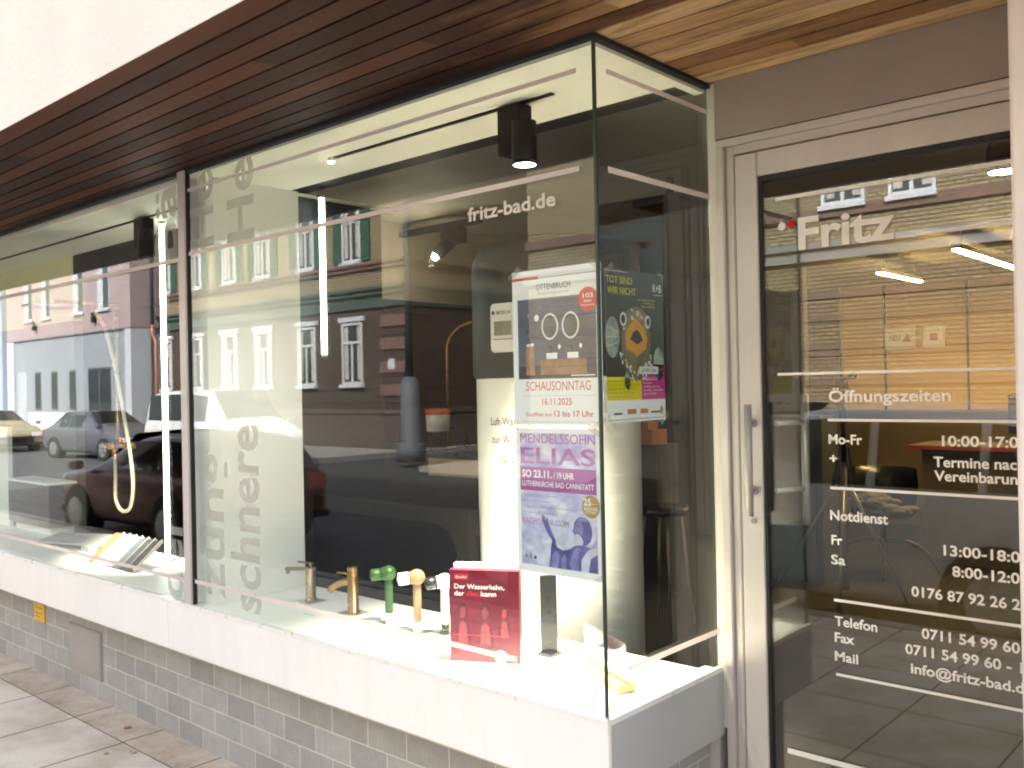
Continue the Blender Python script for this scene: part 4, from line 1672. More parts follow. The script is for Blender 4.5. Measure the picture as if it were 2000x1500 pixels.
# black rounded board behind the ledge
b = MB()
pts = [(-2.19, .635, .3), (-1.215, .635, .3), (-1.215, .635, .86)]
for k in range(9):
    a = R(90 * k / 8)
    pts.append((-1.365 + .15 * math.cos(a), .635, .90 + .13 * math.sin(a)))
pts.append((-2.19, .635, 1.03))
b.prism(pts, (0, .03, 0))
t = b.build('rounded_board', mat('black board', (.003, .003, .005), .85, 0, 0, spec=.08))
tag(t, 'low black board with one rounded corner standing behind the bronze and brass taps', 'board')
b = MB()
b.box((-2.19, .64, .2), (-1.14, .69, 1.10))
tag(b.build('backing_board', mat('umber board', (.010, .009, .008), .8, spec=.15)), 'dark umber board standing directly behind the low black rounded board', 'board')
# tripod
tx, ty = -1.14, 4.42
t = empty('tripod', (tx, ty, 0), label='tall metal tripod with a clamp on its pole behind the door', cat='tripod')
for i, (fx, fy) in enumerate(((-.825, 4.72), (-1.76, 4.53), (-1.0, 3.95))):
    b = MB()
    b.tube([(tx + (fx - tx) * .08, ty + (fy - ty) * .08, .86), (fx, fy, .012)], [.014, .010], 10)
    b.build('leg', PALEM, t)
b = MB()
b.tube([(tx, ty, .12), (tx, ty, 1.02)], .022, 14)
b.build('column', PALEM, t)
b = MB()
b.tube([(tx, ty, 1.02), (tx, ty, 1.55)], .017, 14)
b.tube([(tx, ty, 1.30), (tx, ty, 1.42)], .03, 14)
b.build('upper_column', MBLACK, t)
b = MB()
b.tube([(tx, ty, 1.55), (tx, ty, 1.80)], .010, 10)
b.tube([(tx, ty, 1.60), (tx + .07, ty, 1.63)], .012, 10)
b.sphere((tx + .085, ty, 1.635), .026)
b.box((tx - .035, ty - .03, 1.52), (tx + .035, ty + .03, 1.60))
b.build('clamp', MBLACK, t)
b = MB()
b.prism([(tx - .10, ty, .84), (tx + .07, ty, .84), (tx + .03, ty, 1.12), (tx - .03, ty, 1.12)], (0, .03, 0))
b.build('centre_bracket', BLACKP, t)
# office chair
cx_, cy_ = -1.37, 5.77
t = empty('office_chair', (cx_, cy_, 0), label='dark swivel chair with arched brass legs and a pale jacket on its seat', cat='chair')
b = MB()
for k in range(4):
    a = R(20 + 90 * k)
    d = Vector((math.cos(a), math.sin(a), 0))
    c0 = Vector((cx_, cy_, .26))
    b.tube(bend_pts(c0, c0 + d * .32 + Z * .05, c0 + d * .42 - Z * .25, 10), .016, 10)
b.build('legs', mat('chair brass', (.16, .10, .055), .4, .7), t)
b = MB()
b.tube([(cx_, cy_, .24), (cx_, cy_, .46)], .025, 12)
b.build('post', MBLACK, t)
b = MB()
b.lathe([(0, .46), (.22, .46), (.25, .49), (.24, .53), (0, .54)], (cx_, cy_, 0), 28)
b.build('seat', BLACKP, t)
b = MB()
b.lathe([(.25, .50), (.28, .72), (.27, .86), (.25, .86), (.25, .72), (.23, .52)], (cx_, cy_, 0), 24, 0, R(10), R(170))
b.build('backrest', BLACKP, t)
b = MB()
for i in range(46):
    a = i / 45
    b.sphere((cx_ - .20 + .44 * a + random.uniform(-.02, .02), cy_ - .10 + random.uniform(-.10, .12), .55 + .05 * math.sin(a * 5) + random.uniform(0, .05)), random.uniform(.025, .05), 0, (1.6, 1, .6), 10)
tag(b.build('jacket', mat('jacket fabric', (.13, .11, .085), .9, 0, .3, 30)), 'crumpled pale jacket lying on the swivel chair', 'jacket')
# long desk with a red edge
t = empty('desk', (-.3, 6.6, 0), label='long desk with a red edged top at the back of the showroom', cat='desk')
b = MB()
b.box((-1.35, 6.35, .98), (1.2, 7.0, 1.02))
b.build('top', mat('desk top', (.10, .085, .07), .4), t)
b = MB()
b.box((-1.35, 6.343, .985), (1.2, 6.3495, 1.015))
b.build('edge_strip', mat('red edge', (.35, .05, .04), .4), t)
b = MB()
b.box((-1.25, 6.4, 0), (1.1, 6.95, .979))
b.build('body', mat('desk body', (.16, .13, .095), .5), t)
t = empty('monitor', (-.42, 6.6, 1.02), label='dark computer screen standing on the long desk', cat='monitor')
b = MB()
b.box((-.60, 6.58, 1.12), (-.05, 6.61, 1.45))
b.build('screen', BLACKP, t)
b = MB()
b.box((-.40, 6.57, 1.0205), (-.25, 6.65, 1.03))
b.box((-.34, 6.611, 1.03), (-.31, 6.63, 1.2))
b.build('foot', MBLACK, t)
b = MB()
b.box((-2.05, 5.0, 0), (-1.55, 5.3, 1.32))
b.box((-2.0, 4.99, .1), (-1.6, 4.999, 1.25))
tag(b.build('filing_cabinet', mat('cabinet slate', (.075, .085, .10), .45), bev=.003), 'slate grey cabinet standing left of the tripod', 'cabinet')
for i, (xx, wd, lb) in enumerate(((-2.27, .34, 'wide white note with a coloured print on the warm back wall'), (-1.90, .24, 'small pale note with an ochre square on the warm back wall'))):
    t = empty('wall_note', (xx, 8.88, 1.9), label=lb, cat='note', group='notes on the back wall')
    b = MB()
    b.box((xx - wd / 2, 8.872, 1.95), (xx + wd / 2, 8.88, 2.20))
    b.build('sheet', PRINT_W, t)
    b = MB()
    if i == 0:
        text_into(b.bm, 'NEU', (xx - .12, 8.871, 2.05), X, Z, .06, width=.12, bold=.02)
        b.poly([(xx + .02, 8.871, 2.03), (xx + .12, 8.871, 2.03), (xx + .09, 8.871, 2.12)], 1)
    else:
        b.poly([(xx - .04, 8.871, 2.03), (xx + .04, 8.871, 2.03), (xx + .04, 8.871, 2.11), (xx - .04, 8.871, 2.11)], 1)
    b.build('print', [INKK, ink('note red', (.45, .12, .12))], t, recalc=False)
b = MB()
b.box((-2.92, 8.42, 0), (-.75, 8.86, 1.22))
b.box((-2.94, 8.40, 1.221), (-.73, 8.868, 1.25))
tag(b.build('sideboard', mat('sideboard brown', (.11, .08, .05), .5, 0, .1, 2), bev=.003), 'long brown sideboard along the warm back wall', 'sideboard')
# orange box and bar stool seen past the water heater
t = empty('bar_stool', (-1.87, 3.2, 0), label='dark bar stool with thin steel legs seen through the side pane', cat='stool')
b = MB()
b.lathe([(0, .74), (.17, .74), (.18, .76), (.17, .79), (0, .79)], (-1.87, 3.2, 0), 28)
b.build('seat', BLACKP, t)
for k in range(4):
    a = R(45 + 90 * k)
    b = MB()
    b.tube([(-1.87 + .12 * math.cos(a), 3.2 + .12 * math.sin(a), .74), (-1.87 + .2 * math.cos(a), 3.2 + .2 * math.sin(a), 0)], .010, 8)
    b.build('leg', PALEM, t)
b = MB()
b.box((-2.56, 3.7, 0), (-2.24, 4.0, 1.15))
tag(b.build('plinth', mat('plinth dark', (.03, .03, .032), .5)), 'dark plinth carrying the orange box', 'plinth')
b = MB()
b.box((-2.52, 3.74, 1.151), (-2.30, 3.95, 1.26))
b.box((-2.48, 3.78, 1.261), (-2.36, 3.92, 1.32))
tag(b.build('cardboard_box', mat('orange carton', (.40, .15, .04), .6), bev=.002), 'small orange carton on the dark plinth behind the side pane', 'carton')

# ================================================================== ACROSS THE STREET
YB = -15.8
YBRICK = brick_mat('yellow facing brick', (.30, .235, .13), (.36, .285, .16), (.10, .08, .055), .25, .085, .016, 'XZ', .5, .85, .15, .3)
YBRICKY = brick_mat('yellow facing brick shaded side', (.16, .125, .075), (.19, .15, .09), (.11, .09, .065), .25, .078, .010, 'YZ', .5, .85, .15, .3)  # same brick as the front, shade of the side put into its colour
SANDST = brick_mat('red sandstone', (.066, .046, .036), (.085, .06, .046), (.03, .021, .017), 1.1, .40, .018, 'XZ', .5, .85, .25, .4)
SANDSTY = brick_mat('red sandstone side', (.08, .046, .034), (.105, .06, .044), (.04, .025, .02), 1.1, .40, .018, 'YZ', .5, .85, .25, .4)
SANDP = mat('sandstone trim', (.165, .10, .08), .8, 0, .15, 4)
GREENB = mat('verdigris band', (.06, .085, .068), .6, 0, .12, 3)
SHUT = mat('green shutter', (.035, .10, .068), .5, 0, .1, 4)
WFRAME = mat('white window frame', (.55, .56, .58), .45, 0, .03)
PANE = mat('window pane glass', (.03, .038, .042), .06, 0, .2, 2, spec=.8)
CURT = mat('window curtain', (.42, .40, .36), .7, 0, .2, 3)
ROOF = mat('roof tile', (.20, .10, .075), .8, 0, .2, 3)


def facade_window(parent, x0, x1, z0, z1, y, s=1, shutters=False, transom=.68):
    """white cross window on a wall facing +Y at plane y; x0<x1"""
    b = MB()
    fw, d = .075, .05
    b.box((x0, y + .001, z0), (x0 + fw, y + d, z1))
    b.box((x1 - fw, y + .001, z0), (x1, y + d, z1))
    b.box((x0 + fw, y + .001, z0), (x1 - fw, y + d, z0 + fw))
    b.box((x0 + fw, y + .001, z1 - fw), (x1 - fw, y + d, z1))
    zm = z0 + (z1 - z0) * transom
    b.box((x0 + fw, y + .001, zm - .04), (x1 - fw, y + d + .012, zm + .04))
    xm = (x0 + x1) / 2
    b.box((xm - .04, y + .001, z0 + fw), (xm + .04, y + d, zm - .04))
    b.box((x0 - .04, y + .001, z0 - .10), (x1 + .04, y + .14, z0 - .002))
    wn = b.build('window', WFRAME, parent)
    b = MB()
    b.box((x0 + fw, y + .0012, z0 + fw), (x1 - fw, y + .014, z1 - fw))
    b.build('pane', PANE, wn)
    b = MB()
    b.box((x0 + fw + .02, y + .0145, z0 + .15), (x0 + fw + (x1 - x0) * .22, y + .017, z1 - .12))
    b.box((x1 - fw - (x1 - x0) * .2, y + .0145, z0 + .15), (x1 - fw - .02, y + .017, z1 - .12))
    b.build_each('curtain', CURT, wn)
    if shutters:
        for sx in (x0 - .03 - .40, x1 + .03):
            b = MB()
            b.box((sx, y + .02, z0), (sx + .40, y + .06, z1))
            for k in range(14):
                zz = z0 + .1 + (z1 - z0 - .2) * k / 13
                b.obox((sx + .20, y + .066, zz), (.16, 0, 0), (0, .012, .02), (0, .003, -.002))
            b.build('shutter', SHUT, parent)
    return wn


# --- yellow brick corner house
B = empty('brick_house', (-26, YB, 0), label='yellow brick corner house with green shutters and a red sandstone ground floor across the street', cat='house')
bx_l, bx_r = -33.5, -18.62
b = MB()
b.box((bx_l, YB - 12, 4.42), (bx_r, YB, 11.0))
b.build('wall', YBRICK, B)
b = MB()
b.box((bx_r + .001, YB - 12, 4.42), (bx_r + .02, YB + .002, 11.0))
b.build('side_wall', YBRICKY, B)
b = MB()
b.box((bx_l, YB - 12, -.2), (bx_r, YB + .04, 4.05))
b.build('ground_floor', SANDST, B)
b = MB()
b.box((bx_r + .001, YB - 12, -.2), (bx_r + .06, YB + .042, 4.05))
b.build('ground_floor_side', SANDSTY, B)
b = MB()
b.box((bx_l, YB - 12, 4.051), (bx_r + .10, YB + .12, 4.42))
b.box((bx_l, YB - 12, 4.421), (bx_r + .18, YB + .22, 4.56))
b.box((bx_l, YB - 12, 4.561), (bx_r + .24, YB + .30, 4.66))
b.build('string_course', GREENB, B)
b = MB()
b.box((bx_l, YB - 12, 5.22), (bx_r + .08, YB + .10, 5.34))
b.box((bx_l, YB - 12, 5.341), (bx_r + .14, YB + .17, 5.44))
b.build('sill_course', SANDP, B)
b = MB()
b.box((bx_l, YB - 12, .88), (bx_r + .10, YB + .12, 1.02))
b.box((bx_l, YB - 12, -.2), (bx_r + .07, YB + .08, .879))
b.build('plinth', mat('plinth stone', (.10, .078, .066), .85, 0, .15, 4, .3), B)
b = MB()
b.box((bx_l, YB - 12.3, 10.8), (bx_r + .4, YB + .45, 11.05))
b.build('eaves', SANDP, B)
b = MB()
b.prism([(bx_l, YB + .4, 11.06), (bx_l, YB - 6, 15.0), (bx_l, YB - 12.2, 11.06)], (bx_r - bx_l + .3, 0, 0))
b.build('roof', ROOF, B)
for i, xc in enumerate((-32.6, -30.3, -27.95, -25.83, -23.35, -21.0)):
    facade_window(B, xc - .45, xc + .45, 5.52, 7.32, YB, shutters=True)
    facade_window(B, xc - .50, xc + .50, 1.78, 3.66, YB + .04)
    facade_window(B, xc - .45, xc + .45, 8.5, 10.2, YB, shutters=True)
# pale lintels over ground floor windows, window surrounds
b = MB()
for xc in (-32.6, -30.3, -27.95, -25.83, -23.35, -21.0):
    b.box((xc - .62, YB + .041, 3.70), (xc + .62, YB + .12, 3.84))
b.build_each('window_lintel', WFRAME, B)
b = MB()
for k, z in enumerate((1.42, 2.1, 2.78, 3.46)):
    b.box((-19.7, YB + .041, z), (bx_r + .09, YB + .085, z + .34))
b.build_each('corner_quoin', SANDP, B)
b = MB()
b.box((-19.3, YB + .086, 2.2), (-19.0, YB + .11, 2.5))
b.build('house_plate', WFRAME, B)

# --- pink and grey house
YA = -14.5
A = empty('rendered_house', (-39, YA, 0), label='pink rendered house with a pale grey ground floor left of the brick corner house', cat='house')
PINK = mat('pink render', (.265, .205, .205), .85, 0, .06, 1.2, .15)
GREYR = mat('blue grey render', (.195, .21, .235), .85, 0, .05, 1.2, .15)
PALER = mat('pale pilaster', (.36, .38, .41), .8, 0, .04)
ax_l, ax_r = -45.4, -32.9
b = MB()
b.box((ax_l, YA - 10, 4.22), (ax_r, YA, 11))
b.build('wall', PINK, A)
b = MB()
b.box((ax_l + .05, YA - 10, -.2), (ax_r - .05, YA - .06, 4.16))
b.build('ground_floor', GREYR, A)
b = MB()
b.box((ax_l, YA - 10, 4.161), (ax_r + .02, YA + .03, 4.219))
b.build('string_course', mat('shadow gap grey', (.16, .15, .16), .8), A)
b = MB()
b.box((ax_r - .5, YA - .8, -.2), (ax_r + .01, YA + .01, 4.16))
b.box((ax_l - .01, YA - .8, -.2), (ax_l + .8, YA + .01, 4.16))
b.build_each('pilaster', PALER, A)
for x0, x1 in ((-43.15, -42.25), (-41.2, -40.3), (-37.95, -36.95), (-35.65, -34.62)):
    for z0, z1 in ((5.05, 7.05), (8.4, 10.3)):
        b = MB()
        b.box((x0, YA + .001, z0), (x1, YA + .02, z1))
        b.box((x0 - .05, YA + .001, z0 - .10), (x1 + .05, YA + .10, z0 - .001))
        wn = b.build('window', PALER, A)
        b = MB()
        b.box((x0 + (x1 - x0) * .5, YA + .0205, z0 + .05), (x1 - .06, YA + .03, z1 - .05))
        b.build('pane', PANE, wn)
for x0, x1, zt in ((-42.3, -41.65, 2.69), (-40.5, -39.85, 2.69), (-38.65, -38.0, 2.69), (-36.8, -34.75, 2.72)):
    b = MB()
    b.box((x0, YA - .06 + .001, 1.0 if x1 - x0 < 1 else .0), (x1, YA - .045, zt))
    wn = b.build('window', mat('anthracite frame', (.05, .055, .06), .4), A)
    b = MB()
    n_ = 1 if x1 - x0 < 1 else 2
    for k in range(n_):
        wd = (x1 - x0) / n_
        b.box((x0 + wd * k + .08, YA - .0445, (1.0 if n_ == 1 else .0) + .08), (x0 + wd * (k + 1) - .08, YA - .04, zt - .08))
    b.build('pane', PANE, wn)
b = MB()
b.box((-44.3, YA - .059, 0), (-43.2, YA - .045, 2.74))
b.build('door', mat('portal grey', (.28, .30, .33), .7), A)
b = MB()
b.box((-45, YA - .061, -.2), (-33, YA - .03, .98)) if False else b.box((-43.1, YA - .0595, -.2), (-37.1, YA - .04, .90))
b.build('plinth', mat('plinth pale', (.46, .44, .42), .85), A)
b = MB()
b.tube([(ax_r + .25, YA - .75, 4.3), (ax_r + .25, YA - .75, 10.9)], .07, 12)
b.build('downpipe', mat('downpipe dark', (.045, .05, .06), .4), A)
b = MB()
b.tube([(ax_r + .25, YA - .75, 4.28), (ax_r + .25, YA - .75, 3.9), (ax_r + .5, YA - .75, 3.7), (ax_r + .5, YA - .75, 0)], .07, 12)
b.build('downpipe', mat('downpipe copper', (.30, .12, .07), .5), A)
for x_ in (-41.9, -35.9):
    b = MB()
    b.box((x_ - .1, YA + .001, 4.55), (x_ + .1, YA + .16, 4.78))
    b.prism([(x_ - .07, YA + .05, 4.78), (x_ + .07, YA + .05, 4.78), (x_ + .12, YA + .12, 4.95), (x_ - .12, YA + .12, 4.95)], (0, .05, 0))
    b.build('wall_lamp', MBLACK, A)
b = MB()
b.prism([(ax_l, YA + .3, 11.01), (ax_l, YA - 5, 14), (ax_l, YA - 10.2, 11.01)], (ax_r - ax_l, 0, 0))
b.build('roof', ROOF, A)
# blue grey neighbour further along
N = empty('office_house', (-52, -14.3, 0), label='blue grey block at the far left end of the street', cat='house')
b = MB()
b.box((-66, -25, -.2), (-45.5, -14.3, 11.5))
b.build('wall', mat('slate blue render', (.25, .29, .36), .8, 0, .06, 1), N)
b = MB()
b.box((-50, -14.299, 0), (-46.3, -14.27, 3.0))
b.build('garage_door', mat('dark gate', (.05, .055, .07), .5), N)
for k in range(4):
    b = MB()
    b.box((-49 - k * 3.4, -14.299, 5.2), (-47.8 - k * 3.4, -14.27, 7.0))
    b.build('window', PANE, N)

# --- second brick house right of the side street
Cc = empty('striped_brick_house', (-4, YB, 0), label='yellow brick house with red stone bands standing right of the side street', cat='house')
cl, cr = -13.85, 9.0
b = MB()
b.box((cl, YB - 10, 4.55), (cr, YB, 11))
b.build('wall', YBRICK, Cc)
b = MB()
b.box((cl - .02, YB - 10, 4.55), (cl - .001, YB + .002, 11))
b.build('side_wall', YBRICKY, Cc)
b = MB()
b.box((cl, YB - 10, -.2), (cr, YB + .04, 4.15))
b.build('ground_floor', brick_mat('warm facing brick', (.28, .195, .10), (.34, .245, .13), (.11, .085, .06), .25, .085, .016, 'XZ', .5, .85, .15, .3), Cc)
b = MB()
b.box((cl - .1, YB - 10, 4.151), (cr, YB + .14, 4.40))
b.box((cl - .16, YB - 10, 4.401), (cr, YB + .22, 4.549))
b.build('string_course', mat('grey stone course', (.23, .22, .20), .8, 0, .1, 3), Cc)
b = MB()
b.box((cl - .06, YB - 10, 5.05), (cr, YB + .07, 5.26))
b.box((cl - .06, YB - 10, 5.70), (cr, YB + .05, 5.80)) if False else None
b.box((cl - .06, YB - 10, 7.30), (cr, YB + .06, 7.46))
b.build('sill_course', SANDP, Cc)
b = MB()
for z in (.85, 1.5, 2.12, 2.26, 2.86, 3.34):
    b.box((cl - .04, YB - 10, z), (cr, YB + .065, z + .11))
b.build_each('stone_band', mat('band stone', (.19, .135, .085), .8, 0, .15, 4), Cc)
b = MB()
b.box((cl - .05, YB - 10, -.2), (cr, YB + .09, .849))
b.build('plinth', SANDP, Cc)
for xc in (-8.9, -6.2, -4.8, -2.0, .8, 3.6):
    facade_window(Cc, xc - .46, xc + .46, 5.30, 7.2, YB)
    facade_window(Cc, xc - .46, xc + .46, 8.4, 10.2, YB)
for xc in (-10.5, 0.8, 3.6):
    facade_window(Cc, xc - .5, xc + .5, 1.3, 3.2, YB + .066)
b = MB()
b.prism([(cl - .3, YB + .4, 11.01), (cl - .3, YB - 5, 14), (cl - .3, YB - 10.2, 11.01)], (cr - cl + .5, 0, 0))
b.build('roof', ROOF, Cc)

# --- end of the side street
E_ = empty('distant_house', (-16, -62, 0), label='plain grey-brown house closing the far end of the side street', cat='house')
b = MB()
b.box((-34, -70, -.3), (2, -62, 13))
b.build('wall', mat('distant render', (.10, .085, .07), .85, 0, .08, .4), E_)
b = MB()
b.prism([(-34, -61.6, 13.01), (-34, -66, 17), (-34, -70.4, 13.01)], (36, 0, 0))
b.build('roof', ROOF, E_)
for xc in (-20.5, -18, -15.5, -13):
    for z0 in (1.5, 5.2, 9.0):
        facade_window(E_, xc - .5, xc + .5, z0, z0 + 1.9, -62)

# --- lamp post with cast base on the far corner
L = empty('street_lamp', (-15.35, -13.0, -.16), label='dark lamp post with a broad grey cast base at the far street corner', cat='street lamp')
b = MB()
b.tube([(-15.35, -13, 1.9), (-15.35, -13, 7.2)], [.10, .06], 16)
b.build('pole', mat('lamp pole', (.035, .042, .045), .5), L)
b = MB()
b.lathe([(0, -.16), (.36, -.16), (.36, .28), (.24, .32), (.24, 1.75), (.14, 1.9), (0, 1.9)], (-15.35, -13, 0), 24)
b.build('base', mat('cast iron grey', (.10, .115, .13), .6, 0, .15, 6), L)
b = MB()
b.tube([(-15.35, -13, 7.1), (-15.35, -12.3, 7.5), (-15.35, -11.3, 7.5)], .05, 10)
b.box((-15.5, -11.6, 7.38), (-15.2, -10.8, 7.5))
b.build('lamp_arm', mat('lamp pole', (.035, .042, .045), .5), L)


# ------------------------------------------------------------------ vehicles
TYRE = mat('tyre rubber', (.014, .014, .015), .8)
RIM = mat('alloy rim', (.42, .42, .43), .3, .8, .05)
CGLASS = mat('car window', (.012, .015, .017), .05, 0, 0, spec=.8)
HEADL = mat('headlight glass', (.62, .64, .66), .1, .2, 0)
TAILL = mat('tail light', (.35, .02, .02), .2)
ORNG = mat('indicator amber', (.75, .22, .03), .3)


def car(name, label, cat, loc, rz, c, L_, W_, st, wheels, wr, glass, metal=.25, group=None):
    """st: stations (x, z_sill, z_belt, z_top, roof_half_ratio) from front (+x) to rear; glass: (i, j, kind)"""
    r = empty(name, loc, rz, label=label, cat=cat, group=group)
    paint = mat('paint ' + name + ' ' + label[:12], c, .22, metal, .03, 1)
    hw = W_ / 2

    def sec(x, zs, zb, zt, rr):
        taper = 1 - .10 * max(0, (abs(x) / (L_ / 2)) - .72) / .28
        h = hw * taper
        pts = [(h * .80, zs), (h * .97, zs + .06), (h, (zs + zb) * .5), (h * .985, zb - .04), (h * .95, zb)]
        if zt - zb > .08:
            pts += [(h * (.95 + rr) / 2 * 1.0, (zb + zt) / 2), (h * rr, zt - .05), (h * rr * .86, zt - .005), (0, zt + .015)]
        else:
            pts += [(h * .90, zb + .012), (h * .8, zb + .022), (h * .6, zb + .03), (0, zb + .04)]
        return [Vector((x, y, z)) for y, z in pts]
    S = [sec(*s) for s in st]
    b = MB()
    n = len(S[0])
    rows = []
    for s in S:
        row = [b.bm.verts.new(p) for p in s] + [b.bm.verts.new((p.x, -p.y, p.z)) for p in s[-2::-1]]
        rows.append(row)
    for a, d in zip(rows, rows[1:]):
        for k in range(len(a) - 1):
            f = b.bm.faces.new((a[k], a[k + 1], d[k + 1], d[k]))
            f.smooth = True
        b.bm.faces.new((a[-1], a[0], d[0], d[-1]))
    b.bm.faces.new(rows[0][::-1])
    b.bm.faces.new(rows[-1])
    M = world(r)
    body = b.build('body', paint, r)
    body.matrix_parent_inverse = Matrix()
    md = body.modifiers.new('sub', 'SUBSURF')
    md.levels = md.render_levels = 2
    for e in body.data.polygons:
        e.use_smooth = True

    def child(mb, nm, m_, par=r, **k):
        o = mb.build(nm, m_, par, **k)
        o.matrix_parent_inverse = Matrix()
        return o
    # glazing sits just proud of the body
    for (i, j, kind) in glass:
        if kind == 'side':
            for sgn in (1, -1):
                b = MB()
                A0, A1, B0, B1 = S[i][4], S[i][6], S[j][4], S[j][6]
                ins = .10

                def q(u, v):
                    p = (A0.lerp(B0, u)).lerp(A1.lerp(B1, u), v)
                    return Vector((p.x, (p.y + .012) * sgn, p.z))
                b.poly([q(.04, .10), q(.96, .10), q(.96, .93), q(.04, .93)])
                child(b, 'side_window', CGLASS)
        else:
            b = MB()
            A_, B_ = S[i], S[j]
            ia = 5 if A_[-1].z < B_[-1].z else 6
            lo, hi = (A_, B_) if A_[-1].z < B_[-1].z else (B_, A_)
            off = Vector((.02 if lo[0].x > hi[0].x else -.02, 0, .022))
            k1, k2 = 6, 7
            b.poly([lo[k1] + off, Vector((lo[8].x, 0, lo[8].z)) + off, Vector((hi[8].x, 0, hi[8].z)) + off, hi[k2] + off])
            mir = lambda p: Vector((p.x, -p.y, p.z))
            b.poly([mir(lo[k1] + off), Vector((lo[8].x, 0, lo[8].z)) + off, Vector((hi[8].x, 0, hi[8].z)) + off, mir(hi[k2] + off)])
            child(b, 'windscreen' if kind == 'front' else 'rear_window', CGLASS)
    for wx in wheels:
        for sgn in (1, -1):
            y0 = sgn * (hw - .20)
            b = MB()
            w_ = child(b.tube([(wx, y0, wr), (wx, sgn * (hw + .012), wr)], wr * 1.13, 32), 'wheel', mat('wheel arch black', (.006, .006, .006), .9))
            b = MB()
            b.tube([(wx, sgn * (hw - .18), wr), (wx, sgn * (hw + .014), wr), (wx, sgn * (hw + .026), wr)], [wr, wr, wr * .95], 32)
            child(b, 'tyre', TYRE, w_)
            b = MB()
            b.tube([(wx, sgn * (hw + .0265), wr), (wx, sgn * (hw + .034), wr)], [wr * .64, wr * .60], 28)
            for k in range(5):
                a = k * 2 * math.pi / 5
                d = Vector((math.cos(a), 0, math.sin(a)))
                b.obox(Vector((wx, sgn * (hw + .036), wr)) + d * wr * .33, d * wr * .26, Vector((-d.z, 0, d.x)) * .03, Vector((0, .004, 0)))
            child(b, 'rim', RIM, w_)
    xf, xr = st[0][0], st[-1][0]
    for sgn in (1, -1):
        b = MB()
        b.obox((xf - .05, sgn * hw * .66, st[1][2] - .12), (.07, 0, 0), (0, hw * .20, 0), (-.015, 0, .075))
        child(b, 'headlight', HEADL, bev=.02)
        b = MB()
        b.obox((xr + .04, sgn * hw * .70, st[-2][2] - .10), (.06, 0, 0), (0, hw * .17, 0), (.01, 0, .09))
        child(b, 'tail_light', TAILL, bev=.02)
        b = MB()
        b.obox((st[2][0] - .35, sgn * (hw + .07), st[3][2] + .05), (.06, 0, 0), (0, .08, 0), (0, 0, .055))
        child(b, 'mirror', paint, bev=.02)
    b = MB()
    b.obox((xf + .008, 0, st[0][1] + .20), (.02, 0, 0), (0, hw * .5, 0), (0, 0, .10))
    child(b, 'grille', MBLACK)
    b = MB()
    b.obox((xf + .02, 0, st[0][1] + .03), (.05, 0, 0), (0, hw * .88, 0), (0, 0, .045))
    child(b, 'bumper', BLACKP, bev=.02)
    b = MB()
    b.obox((xr - .02, 0, st[-1][1] + .05), (.05, 0, 0), (0, hw * .88, 0), (0, 0, .045))
    child(b, 'bumper', BLACKP, bev=.02)
    return r


def sedan_st(L_, H, belt=.92, hood=.86):
    h = L_ / 2
    return [(h, .24, .58, .58, .9), (h - .12, .20, .72, .72, .9), (h - .55, .18, hood - .04, hood, .9), (h - 1.30, .18, belt, belt + .03, .88), (h - 2.05, .18, belt, H - .03, .72), (h - 2.75, .18, belt, H, .74), (h - 3.35, .18, belt, H - .05, .72), (h - 3.95, .18, belt, belt + .05, .86), (-h + .12, .24, belt - .04, belt - .02, .9), (-h, .30, .66, .66, .9)]


def hatch_st(L_, H, belt=.96, hood=.92):
    h = L_ / 2
    return [(h, .26, .60, .60, .9), (h - .12, .20, .78, .78, .9), (h - .5, .18, hood - .03, hood, .9), (h - 1.0, .18, belt, belt + .04, .88), (h - 1.75, .18, belt, H - .03, .76), (h - 2.6, .18, belt, H, .78), (h - 3.3, .18, belt, H - .03, .76), (-h + .22, .22, belt, H - .14, .74), (-h + .05, .26, belt - .02, belt + .02, .84), (-h, .30, .66, .66, .9)]


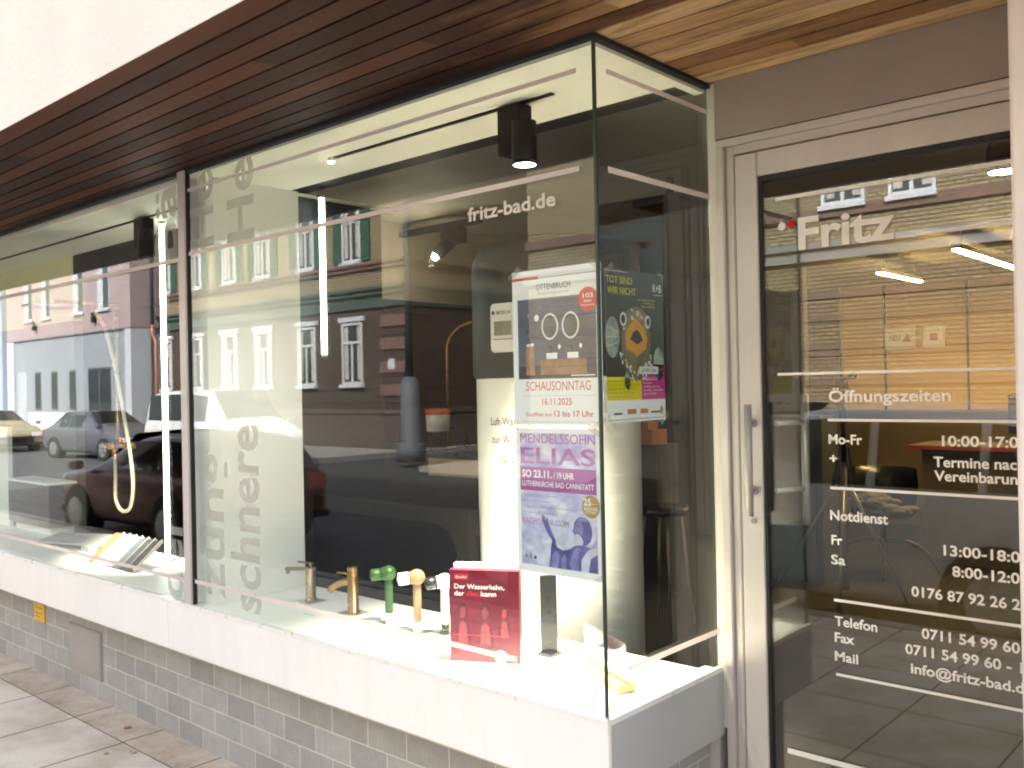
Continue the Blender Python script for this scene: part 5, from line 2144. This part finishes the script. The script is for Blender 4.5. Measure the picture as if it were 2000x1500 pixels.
def van_st(L_, H, belt=1.12, hood=1.06):
    h = L_ / 2
    return [(h, .30, .70, .70, .9), (h - .10, .24, .95, .95, .9), (h - .50, .22, hood, hood + .03, .9), (h - .80, .22, belt, belt + .06, .9), (h - 1.55, .22, belt, H - .06, .84), (h - 2.4, .22, belt, H, .86), (h - 3.6, .22, belt, H, .86), (-h + .25, .24, belt, H - .03, .84), (-h + .06, .28, belt, H - .35, .86), (-h, .34, .80, .80, .9)]


SG = [(4, 5, 'side'), (5, 6, 'side')]
old_saloon = car('parked_car', 'dark grey old saloon parked across the street before the pink house', 'car', (-25.9, -10.3, -.265), R(-6), (.13, .135, .15), 4.4, 1.74, sedan_st(4.4, 1.40), (1.38, -1.3), .31, [(3, 4, 'front'), (4, 5, 'side'), (5, 6, 'side'), (6, 7, 'rear')], .4, 'cars reflected in the shop windows')
for sgn in (1, -1):
    b = MB()
    b.obox((2.13, sgn * .74, .60), (.05, 0, 0), (0, .07, 0), (0, 0, .05))
    o = b.build('indicator', ORNG, old_saloon, bev=.01)
    o.matrix_parent_inverse = Matrix()
car('parked_car', 'pale gold saloon parked at the far left across the street', 'car', (-33.6, -9.9, -.26), R(0), (.34, .30, .17), 4.4, 1.75, sedan_st(4.4, 1.40), (1.35, -1.3), .31, [(3, 4, 'front'), (4, 5, 'side'), (5, 6, 'side'), (6, 7, 'rear')], .4, 'cars reflected in the shop windows')
car('parked_van', 'white van parked across the street before the brick house', 'van', (-19.6, -10.4, -.27), R(0), (.62, .63, .60), 4.8, 1.88, van_st(4.8, 1.96), (1.45, -1.45), .33, [(3, 4, 'front'), (4, 5, 'side'), (5, 6, 'side'), (6, 7, 'side')], .05, 'cars reflected in the shop windows')
car('parked_car', 'dark red small car parked at the kerb before the shop', 'car', (-9.05, -3.70, -.135), R(180), (.085, .011, .011), 3.7, 1.66, hatch_st(3.7, 1.29, .84, .78), (1.15, -1.1), .30, [(3, 4, 'front'), (4, 5, 'side'), (5, 6, 'side'), (7, 8, 'rear')], .3, 'cars reflected in the shop windows')
car('parked_car', 'white hatchback parked at the kerb behind the viewer', 'car', (-1.35, -3.85, -.135), R(180), (.70, .71, .72), 4.3, 1.78, hatch_st(4.3, 1.56), (1.35, -1.25), .32, [(3, 4, 'front'), (4, 5, 'side'), (5, 6, 'side'), (6, 7, 'side'), (7, 8, 'rear')], .1, 'cars reflected in the shop windows')
